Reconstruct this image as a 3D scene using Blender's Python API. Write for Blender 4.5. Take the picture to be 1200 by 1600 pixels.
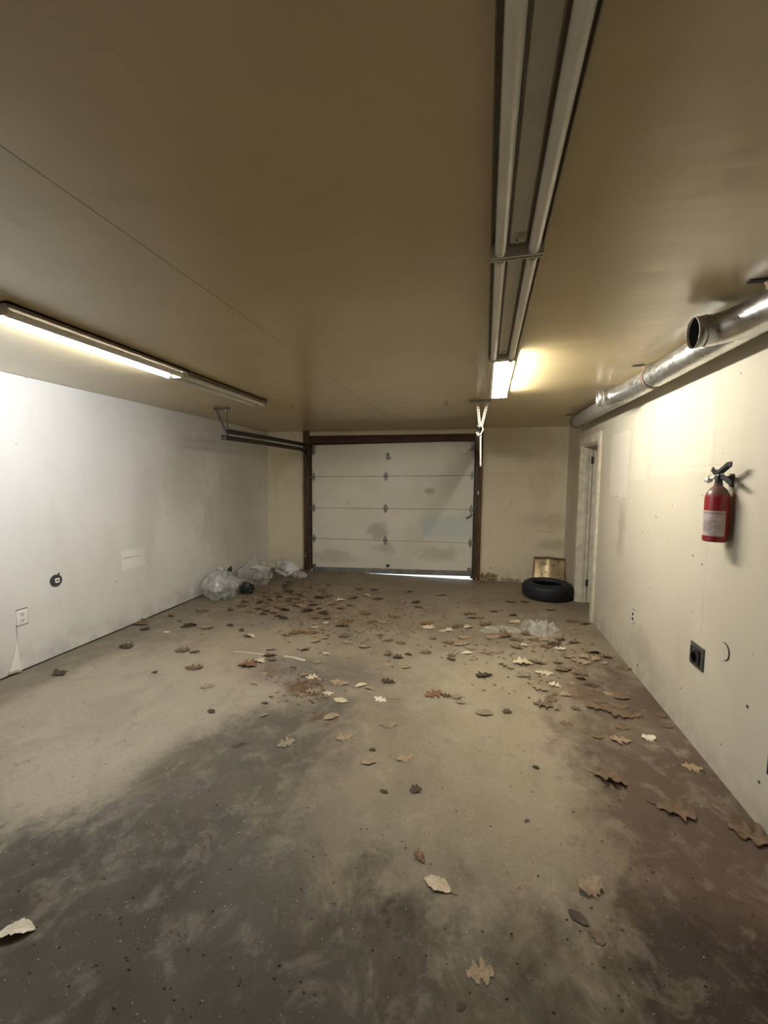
import bpy, bmesh, math, random
from mathutils import Vector, Matrix, noise as mnoise

for o in list(bpy.data.objects): bpy.data.objects.remove(o, do_unlink=True)
scene = bpy.context.scene
COL = scene.collection
PI = math.pi

# ------------------------------------------------------------------ camera
F_PX, YAW, PITCH, ROLL, CAM_H = 641.83, 0.22113, -0.08035, 0.00856, 1.607
XL, XR, YB, ZC = -3.616, 1.329, 6.677, 2.413          # left wall, right wall, back wall, ceiling
YF = -4.2                                             # wall behind the viewer
fw = Vector((-math.sin(YAW)*math.cos(PITCH), math.cos(YAW)*math.cos(PITCH), math.sin(PITCH)))
r0 = Vector((math.cos(YAW), math.sin(YAW), 0)); u0 = r0.cross(fw)
rt = r0*math.cos(ROLL) + u0*math.sin(ROLL); up = -r0*math.sin(ROLL) + u0*math.cos(ROLL)
CAM = Vector((0, 0, CAM_H))
cd = bpy.data.cameras.new('camera'); cam = bpy.data.objects.new('camera', cd); COL.objects.link(cam)
cd.sensor_fit = 'VERTICAL'; cd.sensor_height = 36.0; cd.lens = F_PX/1600*36.0
cd.clip_start = 0.02; cd.clip_end = 200
cam.matrix_world = Matrix(((rt.x, up.x, -fw.x, 0), (rt.y, up.y, -fw.y, 0), (rt.z, up.z, -fw.z, CAM_H), (0, 0, 0, 1)))
scene.camera = cam
def at(axis, val, x, y):
    d = fw + rt*((x-600)/F_PX) - up*((y-800)/F_PX)
    return CAM + d*((val-CAM[axis])/d[axis])
def on_floor(x, y): return at(2, 0.0, x, y)

# ------------------------------------------------------------------ world, exposure
w = bpy.data.worlds.new('sky'); scene.world = w; w.use_nodes = True
bg = w.node_tree.nodes['Background']; bg.inputs[0].default_value = (0.78, 0.92, 1.0, 1); bg.inputs[1].default_value = 3.2
vs = scene.view_settings
scene.display_settings.display_device = 'sRGB'
vs.view_transform = 'Standard'; vs.look = 'None'; vs.exposure = 0.52; vs.gamma = 1.0; vs.use_curve_mapping = False
TUBE_COOL = ((0.89, 0.945, 1.0), 158.0)
TUBE_WARM = ((1.0, 0.955, 0.84), 178.0)
scene.cycles.max_bounces = 10; scene.cycles.diffuse_bounces = 8; scene.cycles.transparent_max_bounces = 12

# ------------------------------------------------------------------ material helpers
class NT:
    def __init__(s, name):
        s.m = bpy.data.materials.new(name); s.m.use_nodes = True
        s.t = s.m.node_tree; s.n = s.t.nodes; s.b = s.n['Principled BSDF']; s._p = None
    def link(s, a, b): s.t.links.new(a, b)
    def put(s, sock, v):
        if isinstance(v, bpy.types.NodeSocket): s.link(v, sock)
        elif isinstance(v, (tuple, list)) and len(v) == 3 and sock.type == 'RGBA': sock.default_value = (*v, 1)
        else: sock.default_value = v
    @property
    def pos(s):
        if s._p is None: s._p = s.n.new('ShaderNodeNewGeometry').outputs['Position']
        return s._p
    def obj(s): return s.n.new('ShaderNodeTexCoord').outputs['Object']
    def math(s, op, a, b=0.0, c=0.0):
        k = s.n.new('ShaderNodeMath'); k.operation = op
        s.put(k.inputs[0], a); s.put(k.inputs[1], b)
        if op == 'MULTIPLY_ADD': s.put(k.inputs[2], c)
        return k.outputs[0]
    def vadd(s, a, b):
        k = s.n.new('ShaderNodeVectorMath'); k.operation = 'ADD'; s.put(k.inputs[0], a); s.put(k.inputs[1], b); return k.outputs[0]
    def vscale(s, a, f):
        k = s.n.new('ShaderNodeVectorMath'); k.operation = 'MULTIPLY'; s.put(k.inputs[0], a); k.inputs[1].default_value = f; return k.outputs[0]
    def sep(s, v):
        k = s.n.new('ShaderNodeSeparateXYZ'); s.put(k.inputs[0], v); return k.outputs
    def noise(s, scale=5, detail=4, rough=0.55, dist=0.0, vec=None, stretch=None, color=False):
        k = s.n.new('ShaderNodeTexNoise'); k.inputs['Scale'].default_value = scale; k.inputs['Detail'].default_value = detail
        k.inputs['Roughness'].default_value = rough; k.inputs['Distortion'].default_value = dist
        v = vec if vec is not None else s.pos
        if stretch: v = s.vscale(v, stretch)
        s.link(v, k.inputs['Vector'])
        return k.outputs['Color' if color else 'Fac']
    def step(s, v, lo, hi, a=0.0, b=1.0):
        k = s.n.new('ShaderNodeMapRange'); k.interpolation_type = 'SMOOTHSTEP'
        s.put(k.inputs['Value'], v); s.put(k.inputs['From Min'], lo); s.put(k.inputs['From Max'], hi)
        s.put(k.inputs['To Min'], a); s.put(k.inputs['To Max'], b); return k.outputs[0]
    def mix(s, f, a, b, mode='MIX'):
        k = s.n.new('ShaderNodeMix'); k.data_type = 'RGBA'; k.blend_type = mode
        s.put(k.inputs[0], f); s.put(k.inputs[6], a); s.put(k.inputs[7], b); return k.outputs[2]
    def mul(s, a, b): return s.math('MULTIPLY', a, b)
    def warp(s, amt, scale, detail=4, vec=None):
        c = s.noise(scale, detail, 0.6, vec=vec, color=True)
        c = s.vadd(c, (-0.5, -0.5, -0.5)); return s.vadd(vec if vec is not None else s.pos, s.vscale(c, (amt, amt, amt)))
    def blob(s, v, axes, c, r, rot=0.0, soft=0.5, rag=None, amt=1.0):
        """soft elliptic mask round c=(u,v) with radii r on the two world axes named"""
        q = s.sep(v); u = s.math('SUBTRACT', q[axes[0]], c[0]); t = s.math('SUBTRACT', q[axes[1]], c[1])
        cs, sn = math.cos(rot), math.sin(rot)
        a = s.math('ADD', s.mul(u, cs/r[0]), s.mul(t, sn/r[0])); b = s.math('ADD', s.mul(u, -sn/r[1]), s.mul(t, cs/r[1]))
        d = s.math('SQRT', s.math('ADD', s.mul(a, a), s.mul(b, b)))
        if rag is not None: d = s.math('ADD', d, s.mul(s.math('SUBTRACT', rag, 0.5), amt))
        return s.step(d, 1-soft, 1+soft, 1, 0)
    def rect(s, v, axes, lo, hi, soft=0.01):
        q = s.sep(v); f = None
        for ax, l, h in ((axes[0], lo[0], hi[0]), (axes[1], lo[1], hi[1])):
            g = s.mul(s.step(q[ax], l-soft, l+soft), s.step(q[ax], h-soft, h+soft, 1, 0))
            f = g if f is None else s.mul(f, g)
        return f
    def bump(s, h, strength=0.2, dist=0.01):
        k = s.n.new('ShaderNodeBump'); k.inputs['Strength'].default_value = strength; k.inputs['Distance'].default_value = dist
        s.put(k.inputs['Height'], h); s.link(k.outputs[0], s.b.inputs['Normal'])
    def out(s, col=None, rough=None, metal=None, spec=None):
        if col is not None: s.put(s.b.inputs['Base Color'], col)
        if rough is not None: s.put(s.b.inputs['Roughness'], rough)
        if metal is not None: s.put(s.b.inputs['Metallic'], metal)
        if spec is not None: s.put(s.b.inputs['Specular IOR Level'], spec)
        return s.m

def simple(name, col, rough=0.6, metal=0.0, var=0.18, scale=14, bump=0.0, dark=0.6):
    t = NT(name); n = t.noise(scale, 5, 0.6, vec=t.obj())
    c = t.mix(t.step(n, 0.35, 0.7), tuple(x*(1-var*dark) for x in col), tuple(min(1, x*(1+var*0.5)) for x in col))
    if bump: t.bump(n, bump, 0.004)
    return t.out(c, rough, metal)

# ------------------------------------------------------------------ mesh helpers
def add_box(bm, c, s, rot=None):
    g = bmesh.ops.create_cube(bm, size=1.0)['verts']
    m = Matrix.Translation(c) @ (rot.to_4x4() if rot else Matrix.Identity(4)) @ Matrix.Diagonal((s[0], s[1], s[2], 1))
    bmesh.ops.transform(bm, matrix=m, verts=g); return g
def add_bar(bm, p0, p1, wd, th, upv=(0, 0, 1)):
    p0, p1 = Vector(p0), Vector(p1); d = p1-p0; L = d.length; z = d/L
    x = Vector(upv).cross(z)
    if x.length < 1e-4: x = Vector((1, 0, 0)).cross(z)
    x.normalize(); y = z.cross(x)
    m = Matrix((x, y, z)).transposed()
    return add_box(bm, (p0+p1)/2, (wd, th, L), m)
def add_cyl(bm, p0, p1, r, n=16, r2=None, cap=True):
    p0, p1 = Vector(p0), Vector(p1); d = p1-p0
    g = bmesh.ops.create_cone(bm, cap_ends=cap, segments=n, radius1=r, radius2=r if r2 is None else r2, depth=d.length)['verts']
    q = Vector((0, 0, 1)).rotation_difference(d.normalized())
    bmesh.ops.transform(bm, matrix=Matrix.Translation((p0+p1)/2) @ q.to_matrix().to_4x4(), verts=g); return g
def add_tube(bm, pts, r, n=12, cap=True, radii=None):
    pts = [Vector(p) for p in pts]; rings = []; prev = None
    for i, p in enumerate(pts):
        t = (pts[min(i+1, len(pts)-1)] - pts[max(i-1, 0)]).normalized()
        if prev is None:
            a = Vector((0, 0, 1)) if abs(t.z) < 0.9 else Vector((1, 0, 0)); x = t.cross(a).normalized()
        else: x = (prev - t*prev.dot(t)).normalized()
        prev = x; y = t.cross(x); rr = radii[i] if radii else r
        rings.append([bm.verts.new(p + (x*math.cos(2*PI*k/n) + y*math.sin(2*PI*k/n))*rr) for k in range(n)])
    for a, b in zip(rings, rings[1:]):
        for k in range(n): bm.faces.new((a[k], a[(k+1) % n], b[(k+1) % n], b[k]))
    if cap: bm.faces.new(rings[0][::-1]); bm.faces.new(rings[-1])
    return rings
def add_lathe(bm, prof, n=32, close=False):
    rings = []
    for r, z in prof:
        if r < 1e-5: rings.append([bm.verts.new((0, 0, z))])
        else: rings.append([bm.verts.new((r*math.cos(2*PI*k/n), r*math.sin(2*PI*k/n), z)) for k in range(n)])
    pairs = list(zip(rings, rings[1:])) + ([(rings[-1], rings[0])] if close else [])
    for a, b in pairs:
        for k in range(n):
            k2 = (k+1) % n
            if len(a) == 1 and len(b) == 1: continue
            if len(a) == 1: bm.faces.new((a[0], b[k2], b[k]))
            elif len(b) == 1: bm.faces.new((a[k], a[k2], b[0]))
            else: bm.faces.new((a[k], a[k2], b[k2], b[k]))
def add_prism(bm, outline, z0, z1):
    a = [bm.verts.new((x, y, z0)) for x, y in outline]; b = [bm.verts.new((x, y, z1)) for x, y in outline]
    n = len(a); bm.faces.new(a[::-1]); bm.faces.new(b)
    for k in range(n): bm.faces.new((a[k], a[(k+1) % n], b[(k+1) % n], b[k]))
    return a+b
def mesh(name, bm, mat, smooth=False, bevel=0.0):
    if bevel:
        bmesh.ops.bevel(bm, geom=[e for e in bm.edges if len(e.link_faces) == 2 and e.calc_face_angle(0) > 0.6], offset=bevel, segments=2, affect='EDGES', profile=0.6)
    bmesh.ops.recalc_face_normals(bm, faces=bm.faces)
    me = bpy.data.meshes.new(name); bm.to_mesh(me); bm.free()
    if mat: me.materials.append(mat)
    if smooth:
        for p in me.polygons: p.use_smooth = True
        if smooth == 'auto': me.set_sharp_from_angle(angle=math.radians(38))
    return me
def obj(name, bm, mat, parent=None, smooth='auto', bevel=0.0, label=None):
    me = mesh(name, bm, mat, smooth, bevel) if isinstance(bm, bmesh.types.BMesh) else bm
    o = bpy.data.objects.new(name, me); COL.objects.link(o)
    if parent: o.parent = parent
    if label: o['label'] = label
    return o
def tag(o, label, cat, group=None, kind=None):
    o['label'] = label; o['category'] = cat
    if group: o['group'] = group
    if kind: o['kind'] = kind
    return o
def thing(name, label, cat, loc=(0, 0, 0), rz=0.0, group=None, kind=None):
    o = bpy.data.objects.new(name, None); COL.objects.link(o); o.location = loc; o.rotation_euler = (0, 0, rz); o.empty_display_size = 0.1
    return tag(o, label, cat, group, kind)
def dup(o, parent=None):
    c = o.copy(); COL.objects.link(c); c.parent = parent
    for ch in o.children: dup(ch, c)
    return c
def B(): return bmesh.new()
def box(name, lo, hi, mat, parent=None, bevel=0.0, label=None):
    b = B(); add_box(b, [(l+h)/2 for l, h in zip(lo, hi)], [h-l for l, h in zip(lo, hi)]); return obj(name, b, mat, parent, bevel=bevel, label=label)

# ------------------------------------------------------------------ setting materials
def mat_floor():
    t = NT('concrete_floor'); P = t.pos; W = t.warp(0.45, 1.6, 6); W2 = t.warp(0.30, 7.0, 8)
    col = t.mix(t.step(t.noise(1.3, 6, 0.6), 0.3, 0.72), (0.215, 0.175, 0.122), (0.30, 0.25, 0.175))
    RG = t.noise(3.2, 8, 0.72, 0.35, stretch=(1.0, 0.8, 1)); RF = t.noise(14, 8, 0.7, 0.3)
    def bl(c, r, color, k=1.0, rot=0.0, soft=0.5, v=None):
        nonlocal col
        small = v is not None; f = t.blob(v if small else W, (0, 1), c, r, rot, soft*(0.7 if small else 0.95), RF if small else RG, 2.2 if small else 2.1)
        col = t.mix(t.mul(f, k), col, color)
    def px(x, y): p = on_floor(x, y); return (p.x, p.y)
    # worn pale cement on the left, a drive lane of pale dust down the middle
    bl((-2.35, 2.35), (1.15, 0.95), (0.36, 0.31, 0.235), 0.85, -0.25, 0.35)
    bl(px(60, 1240), (0.9, 0.33), (0.38, 0.335, 0.255), 0.7, 0.2, 0.5)
    bl((-2.0, 3.4), (0.7, 0.5), (0.38, 0.31, 0.215), 0.6, 0, 0.5)
    bl(px(800, 1130), (0.55, 0.95), (0.35, 0.295, 0.20), 0.85, 0.1, 0.6)
    bl(px(720, 1045), (0.6, 0.45), (0.38, 0.325, 0.225), 0.5, 0, 0.6)
    bl(px(650, 1280), (0.45, 0.35), (0.27, 0.23, 0.16), 0.6, 0, 0.7)
    # dark stained lanes; foreground ones deepened to paint in the light's fall-off
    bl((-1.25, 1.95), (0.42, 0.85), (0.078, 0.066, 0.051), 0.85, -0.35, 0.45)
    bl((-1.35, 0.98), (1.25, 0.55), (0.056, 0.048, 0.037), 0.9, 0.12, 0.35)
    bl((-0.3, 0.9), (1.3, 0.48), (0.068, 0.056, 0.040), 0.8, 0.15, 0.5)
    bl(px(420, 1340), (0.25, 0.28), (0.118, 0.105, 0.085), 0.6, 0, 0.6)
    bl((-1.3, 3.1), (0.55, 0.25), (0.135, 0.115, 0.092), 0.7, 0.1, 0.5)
    # old red-brown floor paint along the right wall, near end darkened to paint in the dim foreground
    bl((1.12, 2.3), (0.52, 1.5), (0.088, 0.055, 0.039), 0.9, -0.08, 0.4)
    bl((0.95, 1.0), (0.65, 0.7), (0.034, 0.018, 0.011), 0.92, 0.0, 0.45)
    bl(px(1000, 1140), (0.25, 0.2), (0.20, 0.150, 0.108), 0.5, 0, 0.5)
    # dark dirt by the garage door and along the left wall
    bl((-1.2, 6.5), (2.6, 0.75), (0.26, 0.21, 0.155), 0.7, 0, 0.5)
    bl((-3.0, 5.7), (0.8, 1.1), (0.17, 0.13, 0.09), 0.8, 0, 0.5)
    bl((-1.9, 4.9), (1.2, 0.8), (0.235, 0.18, 0.122), 0.6, 0, 0.6)
    bl((XL+0.12, 3.2), (0.26, 2.2), (0.20, 0.165, 0.12), 0.8, 0, 0.4)
    # rust spots
    for x, y, a, b_, k in ((472, 1075, .14, .1, .9), (508, 1120, .1, .09, .6), (600, 975, .3, .14, .35), (430, 1045, .16, .09, .35), (880, 1075, .25, .18, .3), (500, 960, .3, .15, .3)):
        bl(px(x, y), (a, b_), (0.115, 0.055, 0.022), k, 0, 0.6, W2)
    # foreground leaf-print stains
    for x, y, a, k in ((612, 1425, .035, .8), (606, 1458, .03, .8), (572, 1437, .02, .6), (640, 1436, .03, .5), (630, 1412, .02, .6), (620, 1570, .07, .4), (345, 1595, .06, .5), (363, 1170, .035, .9)):
        bl(px(x, y), (a*0.8, a), (0.050, 0.034, 0.020), k, 0, 0.7, W2)
    # crusty patches: worn skin over darker cement
    n1 = t.step(t.noise(2.6, 6, 0.68, 0.7, stretch=(1.0, 0.75, 1)), 0.47, 0.60); n2 = t.step(t.noise(5.5, 6, 0.70, 0.5), 0.50, 0.66)
    col = t.mix(t.mul(n1, 0.30), col, t.mix(0.5, col, (0.10, 0.082, 0.062)))
    col = t.mix(t.mul(n2, 0.55), col, t.mix(0.45, col, (0.42, 0.36, 0.27)))
    # swept pale smears and fine mottling
    sm = t.step(t.noise(6, 6, 0.70, 0.4, stretch=(1.0, 0.6, 1)), 0.54, 0.72)
    big = t.step(t.noise(1.1, 3, 0.5, 0.6), 0.45, 0.65)
    col = t.mix(t.mul(t.mul(sm, big), 0.55), col, (0.38, 0.335, 0.25))
    dk = t.step(t.noise(11, 6, 0.7, 0.8), 0.56, 0.78)
    col = t.mix(t.mul(dk, 0.40), col, (0.075, 0.055, 0.036))
    col = t.mix(t.mul(t.step(t.noise(60, 4, 0.7), 0.45, 0.75), 0.28), col, (0.09, 0.07, 0.05))
    col = t.mix(t.step(t.noise(95, 2, 0.5), 0.70, 0.76), col, (0.42, 0.37, 0.28))
    col = t.mix(t.mul(t.step(t.noise(40, 2, 0.5), 0.735, 0.77), 0.8), col, (0.04, 0.03, 0.02))
    t.bump(t.noise(30, 6, 0.65), 0.18, 0.004)
    return t.out(col, t.step(t.noise(4, 5, 0.6), 0.3, 0.8, 0.62, 0.9), spec=0.35)

def mat_wall(name, base, axes, stain=(0.22, 0.18, 0.12), patches=(), marks=(), lines=(), dirt=0.5, extra=None):
    t = NT(name); RG = t.noise(4, 8, 0.68, 0.3, stretch=(1, 1, 0.6)); W = t.warp(0.35, 2.2, 4); Wf = t.warp(0.03, 25, 3)
    col = t.mix(t.step(t.noise(0.9, 4, 0.5), 0.3, 0.75), tuple(c*0.90 for c in base), base)
    for lo, hi, c, k, s_ in patches:
        col = t.mix(t.mul(t.rect(Wf, axes, lo, hi, s_), k), col, c)
    # damp streaks and finger dirt
    st = t.step(t.noise(1.0, 5, 0.65, 0.5, stretch=(2.6, 2.6, 0.8)), 0.50, 0.78)
    col = t.mix(t.mul(st, 0.40*dirt), col, stain)
    fs = t.step(t.noise(9, 6, 0.7, 0.6, stretch=(1, 1, 0.5)), 0.60, 0.82)
    col = t.mix(t.mul(fs, 0.40*dirt), col, tuple(c*0.7 for c in stain))
    for c, r, color, k, soft in marks:
        col = t.mix(t.mul(t.blob(W, axes, c, r, 0, soft, RG, 2.0), k), col, color)
    for lo, hi, c, k in lines:
        col = t.mix(t.mul(t.rect(Wf, axes, lo, hi, 0.0025), k), col, c)
    # nail holes and specks
    sp = t.step(t.noise(26, 1, 0.4), 0.785, 0.805)
    col = t.mix(t.mul(sp, 0.8), col, (0.08, 0.06, 0.045))
    low = t.mul(t.step(t.sep(W)[2], 0.0, 0.30, 1, 0), t.step(t.noise(6, 5, 0.6), 0.35, 0.7))
    col = t.mix(t.mul(low, 0.45*dirt), col, (0.16, 0.12, 0.08))
    if extra: col = extra(t, col)
    t.bump(t.noise(16, 6, 0.6), 0.10, 0.006)
    return t.out(col, 0.62, spec=0.3)

def back_extra(t, col):
    # flaked paint beside the right post
    n = t.noise(16, 5, 0.65, 0.4)
    for lo, hi, k, th in (((0.08, -0.02), (0.37, 0.26), 1.0, 0.25), ((0.40, -0.02), (0.72, 0.14), 0.8, 0.4)):
        q = t.sep(t.pos)
        f = t.math('SUBTRACT', t.step(q[2], lo[1], hi[1], 1.0, 0.0), t.mul(n, 1.0)); f = t.step(f, -0.04, 0.06)
        f = t.mul(f, t.mul(t.step(q[0], lo[0]-0.02, lo[0]+0.03), t.step(q[0], hi[0]-0.05, hi[0]+0.03, 1, 0)))
        inner = t.mix(t.step(t.noise(22, 3, 0.6), 0.4, 0.6), (0.20, 0.13, 0.065), (0.42, 0.34, 0.20))
        col = t.mix(t.mul(f, k), col, inner)
    return col
def right_extra(t, col):
    # faded scribbles on the pale sheet-shaped patch
    n = t.noise(60, 4, 0.7, 0.5, stretch=(1, 1, 2.2)); f = t.mul(t.step(n, 0.54, 0.66), t.rect(t.pos, (1, 2), (4.15, 1.52), (4.55, 2.02), 0.04))
    return t.mix(t.mul(f, 0.35), col, (0.22, 0.20, 0.17))

M = {}
M['floor'] = mat_floor()
WHITE = (0.66, 0.61, 0.52)
M['wall_left'] = mat_wall('painted_board_left', (0.755, 0.73, 0.685), (1, 2), stain=(0.50, 0.46, 0.39), dirt=0.7,
    patches=(((3.55, 0.62), (3.86, 0.83), (0.86, 0.83, 0.76), 0.7, 0.02),),
    marks=(((5.6, 1.0), (0.7, 0.8), (0.40, 0.34, 0.25), 0.45, 0.6), ((4.6, 1.5), (0.35, 0.5), (0.44, 0.40, 0.33), 0.35, 0.6), ((3.9, 1.2), (0.2, 0.6), (0.46, 0.42, 0.35), 0.3, 0.6)),
    lines=(((3.56, 0.74), (3.78, 0.747), (0.15, 0.12, 0.09), 0.8),))
M['wall_right'] = mat_wall('painted_board_right', (0.635, 0.59, 0.475), (1, 2), stain=(0.46, 0.39, 0.27), dirt=0.7,
    patches=(((4.12, 1.46), (4.62, 2.07), (0.70, 0.675, 0.59), 0.7, 0.012), ((3.72, 1.62), (4.05, 2.16), (0.685, 0.645, 0.53), 0.6, 0.012), ((2.78, 1.66), (3.62, 2.22), (0.675, 0.63, 0.515), 0.5, 0.012), ((2.0, 1.6), (2.4, 2.2), (0.61, 0.575, 0.485), 0.5, 0.05)),
    marks=(((4.2, 1.15), (0.10, 0.25), (0.30, 0.24, 0.15), 0.45, 0.6), ((3.6, 0.25), (0.4, 0.12), (0.36, 0.31, 0.23), 0.4, 0.6), ((6.2, 1.2), (0.3, 1.0), (0.42, 0.34, 0.21), 0.45, 0.6), ((2.3, 1.0), (0.3, 0.5), (0.50, 0.46, 0.37), 0.4, 0.6)),
    lines=(((2.745, 0.6), (2.750, 2.3), (0.35, 0.29, 0.19), 0.35), ((3.64, 1.5), (3.645, 2.3), (0.35, 0.29, 0.19), 0.45), ((2.56, 1.70), (3.62, 1.705), (0.38, 0.32, 0.22), 0.35), ((3.5, 0.42), (3.9, 0.43), (0.38, 0.33, 0.25), 0.3)),
    extra=right_extra)
M['wall_back'] = mat_wall('painted_plywood_back', (0.87, 0.79, 0.60), (0, 2), stain=(0.42, 0.33, 0.20), dirt=0.8,
    patches=(((0.16, 1.72), (0.60, 2.02), (0.90, 0.82, 0.64), 0.7, 0.015), ((0.16, 1.50), (1.25, 1.71), (0.80, 0.72, 0.54), 0.4, 0.01)),
    marks=(((0.7, 2.2), (0.6, 0.2), (0.50, 0.42, 0.28), 0.45, 0.6), ((1.05, 1.0), (0.3, 0.12), (0.48, 0.40, 0.26), 0.4, 0.6), ((1.15, 0.6), (0.2, 0.1), (0.34, 0.27, 0.16), 0.4, 0.6)),
    lines=(((0.15, 1.705), (1.32, 1.710), (0.30, 0.23, 0.13), 0.35), ((0.85, 0.82), (1.30, 0.828), (0.22, 0.17, 0.10), 0.4)),
    extra=back_extra)
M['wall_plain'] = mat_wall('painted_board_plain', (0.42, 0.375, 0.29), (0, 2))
def mat_ceiling():
    t = NT('tan_satin_ceiling'); c = t.mix(t.step(t.noise(0.7, 4, 0.5), 0.3, 0.75), (0.48, 0.38, 0.21), (0.54, 0.435, 0.25))
    c = t.mix(t.mul(t.step(t.noise(3.0, 5, 0.65, 0.7), 0.58, 0.8), 0.25), c, (0.36, 0.27, 0.15))
    W = t.warp(0.12, 6, 4)
    c = t.mix(t.mul(t.rect(W, (0, 1), (-2.95, 5.45), (0.05, 6.8), 0.06), 0.40), c, (0.36, 0.28, 0.165))
    c = t.mix(t.mul(t.blob(W, (0, 1), (1.0, 1.85), (0.25, 0.5), 0, 0.5), 0.35), c, (0.30, 0.23, 0.14))
    h = t.noise(2.2, 3, 0.5, stretch=(0.5, 2.0, 1)); t.bump(t.math('ADD', h, t.mul(t.noise(30, 4, 0.6), 0.06)), 0.35, 0.02)
    return t.out(c, 0.26, spec=1.0)
M['ceiling'] = mat_ceiling()
M['cream_paint'] = simple('cream_gloss_paint', (0.78, 0.72, 0.58), 0.45, var=0.25, scale=9)
M['white_enamel'] = simple('white_enamel_steel', (0.62, 0.58, 0.49), 0.38, var=0.12)
M['dim_enamel'] = simple('shaded_enamel_cover', (0.52, 0.48, 0.40), 0.4, var=0.10)  # greyer enamel: dimness of the down-facing cover put into the colour
M['dull_steel'] = simple('dull_galvanised_steel', (0.36, 0.35, 0.33), 0.45, 0.8, var=0.3, scale=20)
M['dark_steel'] = simple('dark_track_steel', (0.10, 0.095, 0.085), 0.42, 0.7, var=0.4, scale=18)
M['pale_steel'] = simple('pale_perforated_steel', (0.56, 0.53, 0.46), 0.5, 0.25, var=0.2)
M['rust_strap'] = simple('rusty_strap', (0.20, 0.12, 0.075), 0.65, 0.4, var=0.5, scale=25)
M['black_plastic'] = simple('black_plastic', (0.018, 0.017, 0.018), 0.5, var=0.3)
M['ivory_plastic'] = simple('ivory_plastic', (0.82, 0.79, 0.72), 0.4, var=0.08)
M['dark_slot'] = simple('dark_slot', (0.03, 0.027, 0.023), 0.7)
M['hole'] = simple('dark_recess', (0.004, 0.004, 0.004), 1.0)
M['hole'].node_tree.nodes['Principled BSDF'].inputs['Specular IOR Level'].default_value = 0.0
M['rubber'] = simple('black_rubber', (0.012, 0.013, 0.018), 0.62, var=0.5, scale=12, bump=0.3)
def mat_wood():
    t = NT('dark_stained_wood'); g = t.noise(3, 6, 0.65, 1.0, stretch=(14, 14, 1.2))
    c = t.mix(t.step(g, 0.3, 0.7), (0.075, 0.034, 0.016), (0.165, 0.085, 0.042))
    q = t.sep(t.pos)
    c = t.mix(t.mul(t.step(t.noise(9, 4, 0.6), 0.60, 0.66), t.step(q[2], 0.0, 0.8, 0.9, 0.0)), c, (0.50, 0.44, 0.33))
    t.bump(g, 0.25, 0.004); return t.out(c, 0.6)
M['wood'] = mat_wood()
def mat_beam():
    t = NT('dark_header_wood'); g = t.noise(3, 6, 0.65, 1.0, stretch=(1.2, 14, 14))
    c = t.mix(t.step(g, 0.3, 0.7), (0.050, 0.020, 0.011), (0.115, 0.052, 0.026)); t.bump(g, 0.25, 0.004); return t.out(c, 0.55)
M['beam'] = mat_beam()
def mat_duct():
    t = NT('galvanised_duct'); n = t.noise(5, 5, 0.6, 0.5); s_ = t.noise(30, 3, 0.6)
    c = t.mix(t.step(n, 0.35, 0.7), (0.46, 0.46, 0.45), (0.66, 0.66, 0.645)); t.bump(t.math('ADD', n, t.mul(s_, 0.1)), 0.15, 0.01)
    return t.out(c, t.step(s_, 0.3, 0.7, 0.26, 0.42), 0.95)
M['duct'] = mat_duct()
M['duct_dull'] = simple('dull_grey_duct', (0.40, 0.375, 0.35), 0.55, 0.55, var=0.2)
def mat_door():
    t = NT('garage_door_paint'); W = t.warp(0.25, 3, 4); RG = t.noise(9, 8, 0.7, 0.3); Wf = t.warp(0.03, 20, 3)
    c = t.mix(t.step(t.noise(1.4, 5, 0.6), 0.3, 0.7), (0.80, 0.765, 0.675), (0.88, 0.845, 0.755))
    c = t.mix(t.mul(t.rect(Wf, (0, 2), (-0.86, 0.66), (-0.03, 1.03), 0.05), 0.75), c, (0.66, 0.745, 0.77))
    c = t.mix(t.mul(t.step(t.noise(8, 6, 0.7, 0.6), 0.57, 0.8), 0.35), c, (0.38, 0.33, 0.25))
    for cx, cz, rx, rz, k in ((-0.75, 1.42, 0.08, 0.06, .6), (-1.6, 0.75, 0.15, 0.13, .5), (-0.6, 0.40, 0.30, 0.12, .4), (-2.4, 0.25, 0.35, 0.10, .35), (-1.5, 0.45, 0.2, 0.08, .4)):
        c = t.mix(t.mul(t.blob(W, (0, 2), (cx, cz), (rx, rz), 0, 0.6, RG, 2.6), k), c, (0.38, 0.34, 0.26))
    t.bump(t.noise(20, 5, 0.6), 0.06, 0.004); return t.out(c, 0.5, spec=0.4)
M['garage'] = mat_door()

# ------------------------------------------------------------------ room shell
def structure(o, label, cat): return tag(o, label, cat, kind='structure')
T = 0.14
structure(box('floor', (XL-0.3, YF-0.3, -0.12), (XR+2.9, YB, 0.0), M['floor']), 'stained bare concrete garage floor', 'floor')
ground = box('driveway', (-9, YB, -0.16), (9, YB+14, -0.02), simple('driveway_concrete', (0.55, 0.56, 0.55), 0.85))
structure(ground, 'daylit concrete driveway seen through the gap under the garage door', 'driveway')
SEAM_X, SEAM_Y = -1.160, 2.515
ceil_o = thing('ceiling', 'low tan painted ceiling of large boards with a long seam', 'ceiling', kind='structure')
box('backing', (XL-T, YF-T, ZC+0.012), (XR+T, YB+T, ZC+0.15), M['wall_plain'], ceil_o)
for x0, x1 in ((XL-T, SEAM_X-0.0016), (SEAM_X+0.0016, XR+0.01)):
    for y0, y1 in ((YF-T, 0.0), (0.0, YB+T)):
        box('panel', (x0, y0+0.0002, ZC), (x1, y1-0.0002, ZC+0.012), M['ceiling'], ceil_o)
wl = thing('wall_left', 'off-white painted board wall on the left with scuffs and a split seam', 'wall', kind='structure')
box('backing', (XL-T, YF, 0.0), (XL-0.010, YB, ZC), M['wall_plain'], wl)
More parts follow.
